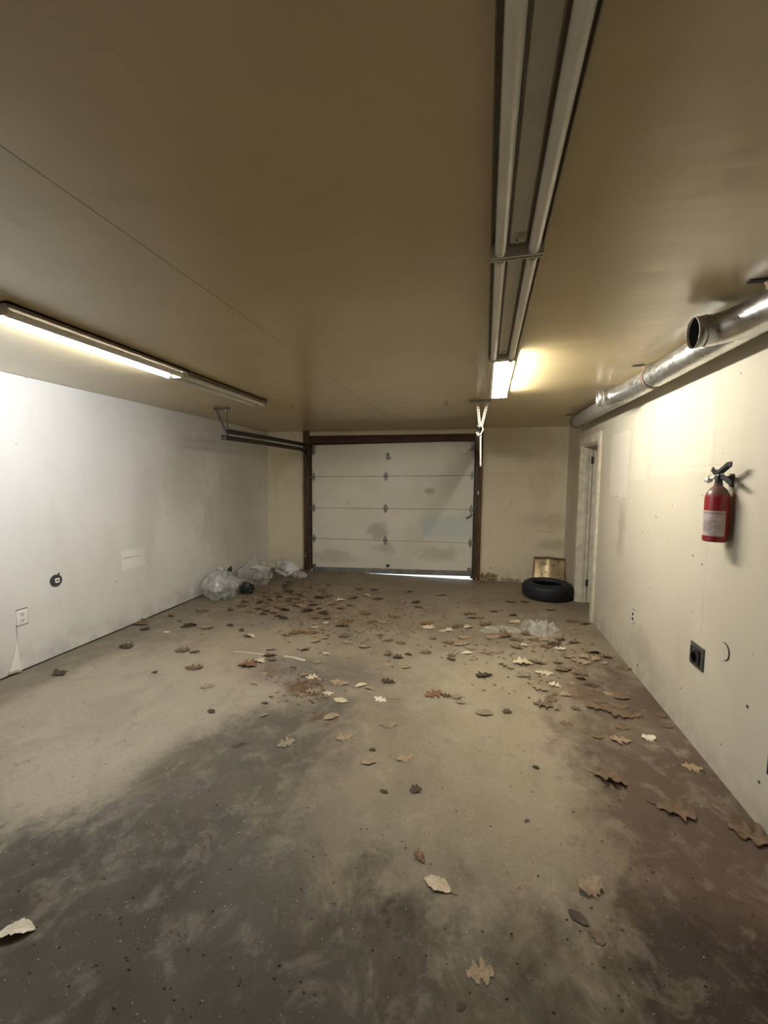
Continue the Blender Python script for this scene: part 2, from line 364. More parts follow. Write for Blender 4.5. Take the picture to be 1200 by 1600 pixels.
box('panel', (XL-0.010, YF, 0.012), (XL, SEAM_Y-0.0001, ZC-0.002), M['wall_left'], wl)
box('panel', (XL-0.010, SEAM_Y+0.0001, 0.012), (XL, YB, ZC-0.002), M['wall_left'], wl)
# board corner that has come loose at the foot of the seam
b = B(); N = 8
top = [b.verts.new((XL+0.0005, SEAM_Y-0.003, 0.30))]
rows = []
for i in range(1, N+1):
    z = 0.30-0.285*i/N; wd = 0.085*(i/N)**1.3; dp = 0.032*(i/N)**1.6
    rows.append([b.verts.new((XL+0.0008+dp*(k/4)**1.5, SEAM_Y-0.003-wd*(1-k/4), z)) for k in range(5)])
for k in range(4): b.faces.new((top[0], rows[0][k], rows[0][k+1]))
for p, q in zip(rows, rows[1:]):
    for k in range(4): b.faces.new((p[k], q[k], q[k+1], p[k+1]))
b2 = B(); add_bar(b2, (XL+0.0004, SEAM_Y, 0.02), (XL+0.0004, SEAM_Y, 0.40), 0.003, 0.001, (1, 0, 0)); obj('seam_crack', b2, M['dark_slot'], wl)
fl = obj('board_flap', b, M['ivory_plastic'], wl, smooth=True, label='pale loose corner of wall board curling off at the floor')
md = fl.modifiers.new('solid', 'SOLIDIFY'); md.thickness = 0.004; md.offset = -1
# baseline gap strip
box('bottom_gap', (XL-0.010, YF, 0.0), (XL-0.004, YB, 0.012), M['hole'], wl)

# right wall with a doorway
DY0, DY1, DZ = 5.05, 5.80, 2.055
wr = thing('wall_right', 'cream painted board wall on the right with a doorway and old patches', 'wall', kind='structure')
b = B(); th = 0.115
for lo, hi in (((XR, YF, 0), (XR+th, DY0, ZC)), ((XR, DY1, 0), (XR+th, YB, ZC)), ((XR, DY0, DZ), (XR+th, DY1, ZC))):
    add_box(b, [(l+h)/2 for l, h in zip(lo, hi)], [h-l for l, h in zip(lo, hi)])
obj('wall_board', b, M['wall_right'], wr)
# thin curved crack of an old round patch
cpt = at(0, XR, 1132, 1018); b = B()
pts = []
for k in range(15):
    a = math.radians(115-205*k/14); pts.append((XR-0.0015, cpt.y-0.045*math.cos(a)-0.0, cpt.z+0.048*math.sin(a)))
add_tube(b, pts, 0.003, 6, radii=[0.0015+0.0025*math.sin(PI*k/14) for k in range(15)])
obj('crack', b, M['dark_slot'], wr, label='thin dark curved crack')
for x, y, rr in ((996, 1039, .010), (1168, 1104, .009), (1186, 1222, .008), (1025, 808, .006), (1004, 830, .005), (1083, 868, .006)):
    p = at(0, XR, x, y); b = B(); add_cyl(b, (XR-0.0012, p.y, p.z), (XR+0.002, p.y, p.z), rr, 9); obj('nail_hole', b, M['dark_slot'], wr)

# back wall with the garage opening
GX0, GX1, GZ = -2.80, -0.035, 2.40
wb = thing('wall_back', 'yellowed painted plywood end wall round the garage door', 'wall', kind='structure')
for lo, hi in (((XL-T, YB, 0), (GX0-0.04, YB+T, ZC)), ((GX1+0.05, YB, 0), (XR+th, YB+T, ZC)), ((GX0-0.04, YB, 2.33), (GX1+0.05, YB+T, ZC))):
    box('wall_board', lo, hi, M['wall_back'], wb)
structure(box('wall_front', (XL-T, YF-T, 0), (XR+T, YF, ZC), M['wall_plain']), 'plain board wall behind the viewer', 'wall')

# side room behind the doorway
sr = thing('wall_side_room', 'dim walls of the room beyond the side doorway', 'wall', kind='structure')
x0, x1, y0, y1 = XR+th, XR+2.6, 3.4, 7.0
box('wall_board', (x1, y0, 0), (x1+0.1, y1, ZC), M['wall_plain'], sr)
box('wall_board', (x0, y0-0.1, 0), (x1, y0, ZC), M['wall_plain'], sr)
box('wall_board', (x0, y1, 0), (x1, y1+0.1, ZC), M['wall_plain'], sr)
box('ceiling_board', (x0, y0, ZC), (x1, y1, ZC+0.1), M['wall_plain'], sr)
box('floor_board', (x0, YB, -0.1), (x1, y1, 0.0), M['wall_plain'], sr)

# side door casing, jambs and the open door
tr = thing('trim_2', 'cream painted wooden casing round the side doorway', 'door casing', kind='structure')
cw, ct = 0.085, 0.022
box('casing_post', (XR-ct, DY0-cw, 0), (XR, DY0, DZ), M['cream_paint'], tr, 0.002)
box('casing_post', (XR-ct, DY1, 0), (XR, DY1+0.075, DZ), M['cream_paint'], tr, 0.002)
box('casing_head', (XR-ct, DY0-cw, DZ), (XR, DY1+0.075, DZ+0.095), M['cream_paint'], tr, 0.002)
box('jamb', (XR, DY0, 0), (XR+th, DY0+0.018, DZ), M['cream_paint'], tr)
box('jamb', (XR, DY1-0.018, 0), (XR+th, DY1, DZ), M['cream_paint'], tr)
box('jamb', (XR, DY0+0.018, DZ-0.018), (XR+th, DY1-0.018, DZ), M['cream_paint'], tr)
box('door_stop', (XR+0.03, DY1-0.030, 0), (XR+0.072, DY1-0.018, DZ-0.018), M['cream_paint'], tr)
box('door_stop', (XR+0.03, DY0+0.018, 0), (XR+0.072, DY0+0.030, DZ-0.018), M['cream_paint'], tr)
d2 = thing('door_2', 'cream flush door standing open in the side doorway', 'door', (XR+th+0.006, DY1-0.022, 0.008), kind='structure')
b = B(); add_box(b, (0.372, 0.0, 1.010), (0.735, 0.035, 2.02)); obj('door_slab', b, M['cream_paint'], d2, bevel=0.002)
for z in (0.26, 1.86):
    b = B(); add_box(b, (-0.008, -0.012, z), (0.030, 0.004, 0.09)); add_cyl(b, (0.0, -0.018, z-0.045), (0.0, -0.018, z+0.045), 0.007, 10); obj('hinge', b, M['dark_steel'], d2)
b = B(); add_cyl(b, (0.67, -0.017, 0.98), (0.67, -0.055, 0.98), 0.012, 12); add_cyl(b, (0.67, -0.050, 0.98), (0.67, -0.085, 0.98), 0.027, 16, 0.022); obj('door_knob', b, M['dull_steel'], d2)

# ------------------------------------------------------------------ garage door, frame and tracks
tf = thing('trim_1', 'dark brown wooden posts and header framing the garage door', 'door frame', kind='structure')
box('post', (-2.925, YB-0.045, 0), (-2.812, YB+0.10, 2.41), M['wood'], tf, 0.003)
box('post', (-0.030, YB-0.045, 0), (0.085, YB+0.10, 2.41), M['wood'], tf, 0.003)
box('header_beam', (-2.812, YB-0.035, 2.205), (-1.452, YB+0.10, 2.325), M['beam'], tf, 0.003)
box('header_beam', (-1.448, YB-0.030, 2.205), (-0.030, YB+0.10, 2.325), M['beam'], tf, 0.003)
box('header_strip', (-2.812, YB-0.028, 2.328), (-0.030, YB+0.02, 2.395), M['wall_back'], tf, 0.002)
box('door_stop', (-2.84, YB+0.062, 0), (-2.765, YB+0.10, 2.33), M['wood'], tf); box('door_stop', (-0.068, YB+0.062, 0), (-0.01, YB+0.10, 2.33), M['wood'], tf); box('door_stop', (-2.765, YB+0.062, 2.13), (-0.068, YB+0.10, 2.33), M['beam'], tf)
gd = thing('door_1', 'off-white four-section overhead garage door standing slightly open at one side', 'garage door', kind='structure')
X0, X1, YD = -2.786, -0.046, YB+0.012
def zl(u, k):      # height of joint k (0 bottom .. 4 top) at fraction u across: the door hangs tilted
    zleft = (-0.030, 0.560, 1.095, 1.632, 2.175); zright = (0.050, 0.592, 1.133, 1.672, 2.215)
    return zleft[k]*(1-u)+zright[k]*u
for k in range(4):
    b = B(); g = 0.0032
    v = [b.verts.new(p) for y in (YD, YD+0.022) for p in ((X0, y, zl(0, k)+g), (X1, y, zl(1, k)+g), (X1, y, zl(1, k+1)-g), (X0, y, zl(0, k+1)-g))]
    for f in ((0, 1, 2, 3), (7, 6, 5, 4), (0, 4, 5, 1), (1, 5, 6, 2), (2, 6, 7, 3), (3, 7, 4, 0)): b.faces.new([v[i] for i in f])
    obj('door_section', b, M['garage'], gd, bevel=0.002)
b = B(); v = [b.verts.new(p) for y in (YD+0.0225, YD+0.045) for p in ((X0, y, zl(0, 0)+0.01), (X1, y, zl(1, 0)+0.01), (X1, y, zl(1, 4)), (X0, y, zl(0, 4)))]
for f in ((0, 1, 2, 3), (7, 6, 5, 4), (0, 4, 5, 1), (1, 5, 6, 2), (2, 6, 7, 3), (3, 7, 4, 0)): b.faces.new([v[i] for i in f])
obj('door_backing', b, M['dark_slot'], gd)
b = B(); v = []
for y in (YD-0.006, YD-0.0005):
    for u, dz in ((0, 0.0), (1, 0.0), (1, 0.088), (0, 0.088)): v.append(b.verts.new((X0+(X1-X0)*u, y, zl(u, 0)+dz)))
for f in ((0, 1, 2, 3), (7, 6, 5, 4), (0, 4, 5, 1), (1, 5, 6, 2), (2, 6, 7, 3), (3, 7, 4, 0)): b.faces.new([v[i] for i in f])
obj('bottom_rail', b, simple('grey_bottom_rail', (0.30, 0.295, 0.27), 0.5, 0.4, var=0.35, scale=8), gd)
def hinge_mesh(b, x, z, wd):
    out = [(0, 0.085), (wd, 0.012), (wd, -0.012), (0, -0.085), (-wd, -0.012), (-wd, 0.012)]
    vs_ = add_prism(b, out, 0, 0.006); bmesh.ops.transform(b, matrix=Matrix.Translation((x, YD-0.0005, z)) @ Matrix.Rotation(PI/2, 4, 'X'), verts=vs_)
    add_cyl(b, (x-wd*0.8, YD-0.010, z), (x+wd*0.8, YD-0.010, z), 0.008, 8)
    for s in (-1, 1): add_cyl(b, (x, YD-0.012, z+s*0.045), (x, YD-0.004, z+s*0.045), 0.008, 6)
for k in (1, 2, 3):
    for u in (0.012, 0.478, 0.988):
        b = B(); hinge_mesh(b, X0+(X1-X0)*u, zl(u, k), 0.040 if 0.1 < u < 0.9 else 0.030); h = obj('hinge', b, M['dull_steel'], gd)
        if u < 0.1 or u > 0.9:
            s = -1 if u < 0.1 else 1; x = X0+(X1-X0)*u; b = B(); z = zl(u, k)
            add_cyl(b, (x, YD-0.028, z), (x+s*0.045, YD-0.028, z), 0.006, 8); add_cyl(b, (x+s*0.040, YD-0.028, z), (x+s*0.052, YD-0.028, z), 0.022, 14)
            add_box(b, (x, YD-0.018, z), (0.030, 0.022, 0.03)); obj('roller', b, M['dull_steel'], h)
for u in (0.014, 0.986):
    for z, hh in ((zl(u, 4)-0.085, 0.15), (zl(u, 0)+0.08, 0.12)):
        b = B(); add_box(b, (X0+(X1-X0)*u, YD-0.008, z), (0.055, 0.012, hh)); add_box(b, (X0+(X1-X0)*u, YD-0.02, z+hh*0.45), (0.075, 0.03, 0.008)); obj('corner_bracket', b, M['dull_steel'], gd, bevel=0.0015)
b = B(); add_box(b, (-1.428, YD-0.014, 0.150), (0.055, 0.026, 0.028)); add_box(b, (-1.428, YD-0.008, 0.15), (0.03, 0.012, 0.05)); obj('lift_handle', b, M['dark_steel'], gd, bevel=0.002)
# lock remnant at the top centre and latch at the right edge
b = B()
for dx, dz, w_, h_ in ((0.0, 0.035, 0.05, 0.045), (0.012, -0.02, 0.085, 0.035), (-0.004, 0.0, 0.03, 0.12), (0.02, -0.045, 0.04, 0.03)): add_box(b, (-1.444+dx, YD-0.006, 1.975+dz), (w_, 0.010, h_))
obj('lock_plate', b, M['dull_steel'], gd, bevel=0.004)
b = B(); add_bar(b, (-0.13, YD-0.03, 0.995), (-0.06, YD-0.02, 1.06), 0.03, 0.014); add_cyl(b, (-0.14, YD-0.05, 1.0), (-0.14, YD-0.002, 1.0), 0.014, 10); obj('latch', b, M['dark_steel'], gd)
b = B(); p = at(1, YB-0.05, 747, 770); add_box(b, (p.x, YB-0.0495, p.z), (0.030, 0.008, 0.055)); obj('striker_plate', b, M['ivory_plastic'], tf)

def channel(b, pts, wd=0.055, dp=0.032, th=0.004, side=1):
    """C-shaped track swept along pts in the YZ plane; open side faces side*X"""
    pts = [Vector(p) for p in pts]
    prof = [(dp, wd/2), (0, wd/2), (0, -wd/2), (dp, -wd/2), (dp, -wd/2+th), (th, -wd/2+th), (th, wd/2-th), (dp, wd/2-th)]
    rings = []
    for i, p in enumerate(pts):
        t = (pts[min(i+1, len(pts)-1)]-pts[max(i-1, 0)]).normalized(); nrm = Vector((1, 0, 0)).cross(t).normalized()
        rings.append([b.verts.new(p+Vector((side*a, 0, 0))+nrm*c) for a, c in prof])
    n = len(prof)
    for r1, r2 in zip(rings, rings[1:]):
        for k in range(n): b.faces.new((r1[k], r1[(k+1) % n], r2[(k+1) % n], r2[k]))
    b.faces.new(rings[0]); b.faces.new(rings[-1][::-1])
def holes(b, p0, p1, n, r, normal):
    p0, p1 = Vector(p0), Vector(p1); nn = Vector(normal).normalized()
    for k in range(n):
        p = p0.lerp(p1, (k+0.5)/n); add_cyl(b, p-nn*0.0004, p+nn*0.0004, r, 8)
def track(xw, side, yend, z_end, label, hang):
    t = thing('garage_door_track', label, 'track', (0, 0, 0), group='garage door tracks')
    yv = YB-0.055                                   # vertical leg just in front of the frame
    b = B(); channel(b, [(xw, yv, 0.02), (xw, yv, 0.6), (xw, yv, 1.2), (xw, yv, 1.78)]+[(xw, yv-0.30+0.30*math.cos(a), 1.78+0.30*math.sin(a)) for a in [PI/2*k/8 for k in range(1, 9)]]+[(xw, yend+1.0, 2.078), (xw, yend, z_end)], side=side); obj('lower_rail', b, M['dark_steel'], t)
    b = B(); channel(b, [(xw, yv+0.01, 2.168), (xw, yend+1.0, 2.155), (xw, yend+0.10, z_end+0.078)], side=side); obj('upper_rail', b, M['dark_steel'], t)
    for dy, z, w_, h_ in ((-0.02, 2.12, 0.14, 0.16), (0.01, 1.2, 0.05, 0.06), (0.01, 0.5, 0.05, 0.06)):
        b = B(); add_box(b, (xw-side*0.004, yv+dy, z), (0.006, w_, h_)); obj('flag_bracket', b, M['dark_steel'], t)
    b = B(); add_cyl(b, (xw+side*0.005, yend+0.03, z_end), (xw+side*0.03, yend+0.03, z_end), 0.023, 14); obj('stop_bolt', b, M['dull_steel'], t)
    hang(t, xw, side, yend, z_end); return t
def hang_left(t, xw, side, ye, ze):
    pa, pb = Vector((-2.985, 4.30, ZC)), Vector((-2.815, 4.31, ZC)); foot = Vector((xw-side*0.008, 4.31, ze+0.06))
    b = B(); add_box(b, ((pa+pb)/2+Vector((0, 0, -0.012))), (0.19, 0.035, 0.022)); obj('ceiling_angle', b, M['dark_steel'], t)
    b = B(); add_bar(b, pa+Vector((0.01, 0, -0.02)), foot, 0.022, 0.005, (0, 1, 0)); obj('hanger_strut', b, M['dark_steel'], t)
    b = B(); add_bar(b, Vector((foot.x+0.01, 4.315, ZC-0.02)), foot+Vector((0.01, 0.005, -0.03)), 0.014, 0.004, (0, 1, 0)); obj('hanger_strut', b, M['dark_steel'], t)
    b = B(); add_cyl(b, (foot.x+0.012, 4.30, ZC-0.035), (foot.x+0.012, 4.285, ZC-0.035), 0.012, 8); obj('bolt', b, M['pale_steel'], t)
def hang_right(t, xw, side, ye, ze):
    b = B(); add_box(b, (0.01, 4.35, ZC-0.012), (0.215, 0.04, 0.022)); obj('ceiling_angle', b, M['dull_steel'], t)
    foot = Vector((xw-side*0.01, 4.33, ze+0.075))
    for x in (-0.015, 0.085):
        topp = Vector((x, 4.33, ZC-0.022)); s = obj('hanger_strut', (lambda bb: (add_bar(bb, topp, foot+Vector(((x-0.03)*0.12, 0, 0)), 0.026, 0.004, (0, 1, 0)), bb)[1])(B()), M['pale_steel'], t)
        b = B(); e = foot+Vector(((x-0.03)*0.12, 0, 0)); holes(b, topp+Vector((0, -0.003, 0)), e+Vector((0, -0.003, 0)), 9, 0.0055, (0, 1, 0)); obj('slot_holes', b, M['dark_slot'], s)['kind'] = 'stuff'
    b = B(); p0, p1 = Vector((xw-side*0.012, 4.22, ze-0.02)), Vector((xw-side*0.020, 4.22, ze-0.32)); add_bar(b, p0, p1, 0.015, 0.004, (0, 1, 0)); s = obj('loose_strap', b, M['pale_steel'], t)
    b = B(); holes(b, p0+Vector((0, -0.003, 0)), p1+Vector((0, -0.003, 0)), 10, 0.004, (0, 1, 0)); obj('slot_holes', b, M['dark_slot'], s)['kind'] = 'stuff'
    b = B(); add_tube(b, [(xw-0.02, 4.20, ze+0.07), (xw+0.02, 4.195, ze+0.075), (xw+0.035, 4.19, ze+0.04), (xw+0.012, 4.19, ze-0.01), (xw-0.02, 4.195, ze-0.02)], 0.008, 8); obj('clip', b, M['pale_steel'], t)
track(-2.845, 1, 4.20, 2.062, 'dark double rail overhead track on the left of the garage door', hang_left)
track(0.012, -1, 4.20, 2.062, 'overhead track with white perforated V hanger on the right of the garage door', hang_right)

# ------------------------------------------------------------------ fluorescent fixtures
def emitter(name, col, k):
    t = NT(name); t.out(col, 0.4); t.put(t.b.inputs['Emission Color'], col); t.b.inputs['Emission Strength'].default_value = k; return t.m
M['lit_cool'] = emitter('lit_tube_cool', *TUBE_COOL); M['lit_warm'] = emitter('lit_tube_warm', *TUBE_WARM)
M['tube'] = simple('unlit_tube_glass', (0.74, 0.70, 0.62), 0.22, var=0.12, scale=6)
M['pan'] = simple('shaded_lamp_pan', (0.20, 0.155, 0.10), 0.5, var=0.2)  # dark brown holds the shadow inside the pan in its colour
FL, FWD = 1.21, 0.172
def fixture(cx, y0, rz, label, lit=None, lit_mat=None, both=True):
    t = thing('fluorescent_light', label, 'ceiling light', (cx, y0+FL/2, ZC), rz, 'twin-tube strip lights')
    h = FL/2
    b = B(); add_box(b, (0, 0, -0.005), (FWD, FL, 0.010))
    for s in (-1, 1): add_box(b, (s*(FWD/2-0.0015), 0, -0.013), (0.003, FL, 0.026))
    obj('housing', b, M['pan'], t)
    b = B(); prof = [(-0.031, -0.010), (-0.030, -0.026), (-0.024, -0.033), (0.024, -0.033), (0.030, -0.026), (0.031, -0.010)]
    rings = []
    for y, k in ((-h+0.022, 0.75), (-h+0.026, 0.92), (-h+0.04, 1.0), (h-0.04, 1.0), (h-0.026, 0.92), (h-0.022, 0.75)):
        rings.append([b.verts.new((x*k, y, z if z > -0.02 else z*(0.6+0.4*k))) for x, z in prof])
    for p, q in zip(rings, rings[1:]):
        for k in range(5): b.faces.new((p[k], p[k+1], q[k+1], q[k]))
    b.faces.new(rings[0]); b.faces.new(rings[-1][::-1])
    cv = obj('ballast_cover', b, M['dim_enamel'], t)
    b = B(); add_box(b, (0.004, h-0.075, -0.0333), (0.030, 0.030, 0.0006)); stk = obj('rating_label', b, simple('faded_label', (0.36, 0.33, 0.27), 0.6, var=0.7, scale=160), cv)
    b = B(); add_cyl(b, (-0.004, h-0.048, -0.035), (-0.004, h-0.048, -0.030), 0.004, 8); obj('screw', b, M['dark_slot'], cv)
    for s in (-1, 1):
        b = B(); add_box(b, (0, s*(h-0.003), -0.031), (FWD, 0.006, 0.062)); obj('end_plate', b, M['white_enamel'], t, bevel=0.0012)
    for s in (-1, 1):
        x = s*0.053
        m = lit_mat if lit == s else M['tube']
        b = B(); add_cyl(b, (x, -h+0.032, -0.046), (x, h-0.032, -0.046), 0.0185, 16); tb = obj('lamp_tube', b, m, t)
        for e in (-1, 1):
            b = B(); add_cyl(b, (x, e*(h-0.034), -0.046), (x, e*(h-0.014), -0.046), 0.0190, 14); obj('tube_cap', b, M['pale_steel'], tb)
            b = B(); add_box(b, (x, e*(h-0.010), -0.032), (0.022, 0.010, 0.044)); obj('lamp_holder', b, M['ivory_plastic'], t, bevel=0.0015)
    return t
def xr(y): return 0.095+0.0205*(y-0.75)
RZ = -math.atan(0.0205)
fixture(xr(0.90), 0.290, RZ, 'unlit twin-tube strip light nearest the viewer, at the top edge')
fixture(xr(2.13), 1.515, RZ, 'unlit twin-tube strip light, middle one of the three in a row')
fixture(xr(3.36), 2.755, RZ, 'twin-tube strip light with one glowing tube beside the perforated hanger', 1, M['lit_warm'])
fixture(-2.225, 1.535, 0.0, 'long strip light with one brilliant tube above the left wall', -1, M['lit_cool'])
fixture(-2.235, 2.765, 0.0, 'unlit strip light in line with the brilliant one, before the dark track')

# ------------------------------------------------------------------ ducts
PX, PZ, PR = 1.185, 2.332, 0.076
dp = thing('duct_pipe', 'round galvanised exhaust duct with two open take-offs under the ceiling at right', 'duct', (0, 0, 0))
def pipe(y0, y1, r, mat, name='pipe_length', cap=True):
    b = B(); add_cyl(b, (PX, y0, PZ), (PX, y1, PZ), r, 36); return obj(name, b, mat, dp)
pipe(0.2, 1.99, PR+0.001, M['duct']); pipe(1.93, 3.28, PR, M['duct']); pipe(3.22, 3.92, PR+0.0015, M['duct']); pipe(3.88, 5.55, PR-0.003, M['duct_dull'])
def takeoff(ya, ym, rm, out, deep, turn):
    p0, p3 = Vector((PX-0.005, ya, PZ)), Vector((PX-out, ym, PZ-0.022)); d = ym-ya
    p1, p2 = p0+Vector((-0.02, d*0.65, 0)), p3+Vector((0.12, turn, 0.010))
    pts = [p0*(1-u)**3+p1*3*u*(1-u)**2+p2*3*u*u*(1-u)+p3*u**3 for u in [k/12 for k in range(13)]]
    b = B(); add_tube(b, pts, rm, 28, cap=False, radii=[PR*0.98*(1-k/12)+rm*k/12 for k in range(13)]); o = obj('take_off', b, M['duct'], dp, smooth=True)
    n = (pts[-1]-pts[-2]).normalized()
    b = B(); rings = add_tube(b, [p3-n*0.004, p3+n*0.02, p3+n*0.045], rm+0.0015, 28, cap=False); s = obj('collar', b, M['duct'], o, smooth=True)
    md = s.modifiers.new('solid', 'SOLIDIFY'); md.thickness = 0.0015
    b = B(); add_tube(b, [p3-n*0.012, p3-n*0.010], rm-0.002, 28, cap=True); obj('mouth_shade', b, M['hole'], o)
    b = B(); add_tube(b, [p3-n*0.002, p3+n*0.006], rm+0.005, 28, cap=True); 
    q = obj('bead', b, M['duct'], o)
    b = B(); add_tube(b, [p3+n*deep, p3+n*(deep+0.001)], rm-0.001, 28, cap=True); obj('mouth_shade', b, M['hole'], o)  # black disc in the mouth imitates the shade deep inside the duct
takeoff(1.90, 2.27, 0.070, 0.165, 0.030, 0.006)
takeoff(3.52, 3.90, 0.066, 0.150, 0.0065, 0.0)
def strap(y, r=PR+0.004, wd=0.03):
    b = B(); n = 30; rings = []
    for k in range(n+1):
        a = math.radians(100+310*k/n)
        rings.append((math.cos(a), math.sin(a)))
    prev = None
    pts2 = [(PX-0.075, ZC-0.004), (PX-0.068, ZC-0.02)]+[(PX+r*math.cos(math.radians(150+250*k/n)), PZ+r*math.sin(math.radians(150+250*k/n))) for k in range(n+1)]
    for x, z in pts2:
        cur = [b.verts.new((x, y-wd/2, z)), b.verts.new((x, y+wd/2, z))]
        if prev: b.faces.new((prev[0], prev[1], cur[1], cur[0]))
        prev = cur
    o = obj('strap', b, M['rust_strap'], dp, smooth=True); md = o.modifiers.new('solid', 'SOLIDIFY'); md.thickness = 0.003; md.offset = 1
    b = B(); add_box(b, (PX-0.105, y, ZC-0.003), (0.075, wd, 0.004)); obj('strap_tab', b, M['dark_slot'], o)
for y in (2.0, 3.26, 5.50): strap(y)

# ------------------------------------------------------------------ fire extinguisher
def mat_label():
    t = NT('printed_label'); v = t.obj(); q = t.sep(v)
    c = t.mix(t.step(t.noise(45, 3, 0.6, vec=v), 0.4, 0.7), (0.62, 0.50, 0.48), (0.50, 0.42, 0.41))
    ln = t.step(t.noise(28, 2, 0.6, vec=v, stretch=(1, 1, 9)), 0.53, 0.60); c = t.mix(t.mul(ln, 0.6), c, (0.24, 0.17, 0.17))
    blk = t.rect(v, (1, 2), (-0.040, 0.055), (0.004, 0.115), 0.004); c = t.mix(t.mul(blk, 0.6), c, (0.22, 0.20, 0.19))
    hd = t.rect(v, (1, 2), (-0.07, 0.150), (0.07, 0.161), 0.002); c = t.mix(t.mul(hd, 0.6), c, (0.30, 0.20, 0.20))
    return t.out(c, 0.4)
def mat_red():
    t = NT('red_enamel'); v = t.obj(); q = t.sep(v); n = t.noise(20, 4, 0.6, vec=v)
    c = t.mix(t.step(n, 0.3, 0.7), (0.22, 0.012, 0.014), (0.31, 0.022, 0.024)); c = t.mix(t.step(q[2], 0.238, 0.262), c, (0.16, 0.085, 0.065))
    return t.out(c, 0.35)
ER = 0.055
fe = thing('fire_extinguisher', 'red fire extinguisher with black handles hung on the right wall', 'extinguisher', (XR-ER-0.010, 2.548, 1.285))
b = B(); add_lathe(b, [(0, 0.0), (ER-0.006, 0.0), (ER, 0.006), (ER, 0.235), (ER-0.004, 0.258), (ER-0.016, 0.280), (0.026, 0.294), (0.020, 0.300), (0.020, 0.316), (0, 0.316)], 40); body = obj('cylinder', b, mat_red(), fe)
b = B(); n = 20; prev = None
for k in range(n+1):
    a = math.radians(158+132*k/n); r = ER+0.0008; cur = [b.verts.new((r*math.cos(a), r*math.sin(a), z)) for z in (0.033, 0.168)]
    if prev: b.faces.new((prev[0], cur[0], cur[1], prev[1]))
    prev = cur
obj('paper_label', b, mat_label(), body, smooth=True, label='pale printed instruction label')
b = B(); add_cyl(b, (0, 0, 0.310), (0, 0, 0.352), 0.017, 18); add_box(b, (0, 0, 0.345), (0.026, 0.034, 0.024)); vl = obj('valve', b, M['black_plastic'], fe, bevel=0.002)
b = B()   # squeeze lever: rises toward the viewer's side and bends down at the end
for p0, p1 in (((0, 0.070, 0.392), (0, 0.042, 0.372)), ((0, 0.042, 0.372), (0, 0.0, 0.375)), ((0, 0.0, 0.375), (0, -0.075, 0.412)), ((0, -0.075, 0.412), (0, -0.105, 0.412))): add_bar(b, p0, p1, 0.026, 0.006, (1, 0, 0)); 
for s in (-1, 1): add_bar(b, (s*0.012, 0.0, 0.368), (s*0.012, -0.075, 0.405), 0.014, 0.003, (1, 0, 0))
obj('lever', b, M['black_plastic'], fe)
b = B()
for p0, p1 in (((0, 0.0, 0.352), (0, -0.040, 0.348)), ((0, -0.040, 0.348), (0, -0.100, 0.318)), ((0, -0.100, 0.318), (0, -0.112, 0.322))): add_bar(b, p0, p1, 0.024, 0.006, (1, 0, 0))
obj('carry_handle', b, M['black_plastic'], fe)
b = B(); add_cyl(b, (-0.008, 0.020, 0.345), (-0.020, 0.048, 0.340), 0.008, 12); add_cyl(b, (-0.018, 0.044, 0.336), (-0.024, 0.058, 0.330), 0.017, 16); obj('gauge', b, M['ivory_plastic'], fe)
b = B(); add_tube(b, [(-0.012, 0.05, 0.362), (-0.016, 0.075, 0.352), (-0.020, 0.090, 0.336), (-0.021, 0.097, 0.318)], 0.0016, 6); obj('pin_wire', b, M['dull_steel'], fe)
b = B(); add_box(b, (0.059, 0, 0.330), (0.010, 0.022, 0.07)); add_bar(b, (0.058, 0, 0.350), (0.018, 0, 0.338), 0.016, 0.006, (0, 1, 0)); obj('wall_hook', b, M['dark_steel'], fe)

# ------------------------------------------------------------------ outlets and wall boxes
def outlet(wall, x, y, label, wd=0.072, hh=0.117, recess=False, rim=True):
    s = 1 if wall == 'L' else -1; X = XL if wall == 'L' else XR
    p = at(0, X, x, y); t = thing('wall_outlet', label, 'outlet', (X, p.y, p.z))
    b = B(); add_box(b, (s*0.003, 0, 0), (0.006, wd, hh)); obj('cover_plate', b, M['ivory_plastic'], t, bevel=0.0015)
    if rim:  # thin dark strips along the plate edges
        for sy in (-1, 1):
            b = B(); add_box(b, (s*0.001, 0, sy*(hh/2+0.003)), (0.002, wd+0.004, 0.006)); obj('edge_line', b, M['dark_slot'], t, label='dark line along the cover plate')
        if wall == 'L':
            b = B(); add_box(b, (s*0.001, wd/2+0.002, 0), (0.002, 0.004, hh)); obj('edge_line', b, M['dark_slot'], t, label='dark line along the cover plate')
    for sz in (-1, 1):
        b = B(); add_box(b, (s*0.0065, 0, sz*hh*0.2), (0.005, wd*0.46, hh*0.26)); r = obj('socket', b, M['dark_slot'] if wall == 'R' else M['ivory_plastic'], t, bevel=0.002)
        if wall == 'L':
            b = B()
            for q in (-1, 1): add_box(b, (s*0.0092, q*0.008, sz*hh*0.2+0.004), (0.001, 0.0045, 0.013))
            add_cyl(b, (s*0.0088, 0, sz*hh*0.2-0.009), (s*0.0096, 0, sz*hh*0.2-0.009), 0.0045, 8); obj('slots', b, M['dark_slot'], r)
    return t
outlet('L', 34, 964, 'white double outlet low on the left wall beside the split seam', 0.085, 0.125)
outlet('L', 329, 875, 'small white outlet on the left wall above the clear bags', 0.06, 0.115, rim=False)
outlet('R', 990, 963, 'white outlet with two black sockets on the right wall near the doorway', 0.062, 0.105)
p = at(0, XL, 87, 907); t = thing('round_socket', 'round dark wall plate with a white square in its middle', 'outlet', (XL, p.y, p.z))
b = B(); add_cyl(b, (0, 0, 0), (0.008, 0, 0), 0.053, 28); obj('round_plate', b, simple('dark_blue_grey', (0.045, 0.045, 0.055), 0.6, var=0.5, scale=40), t)
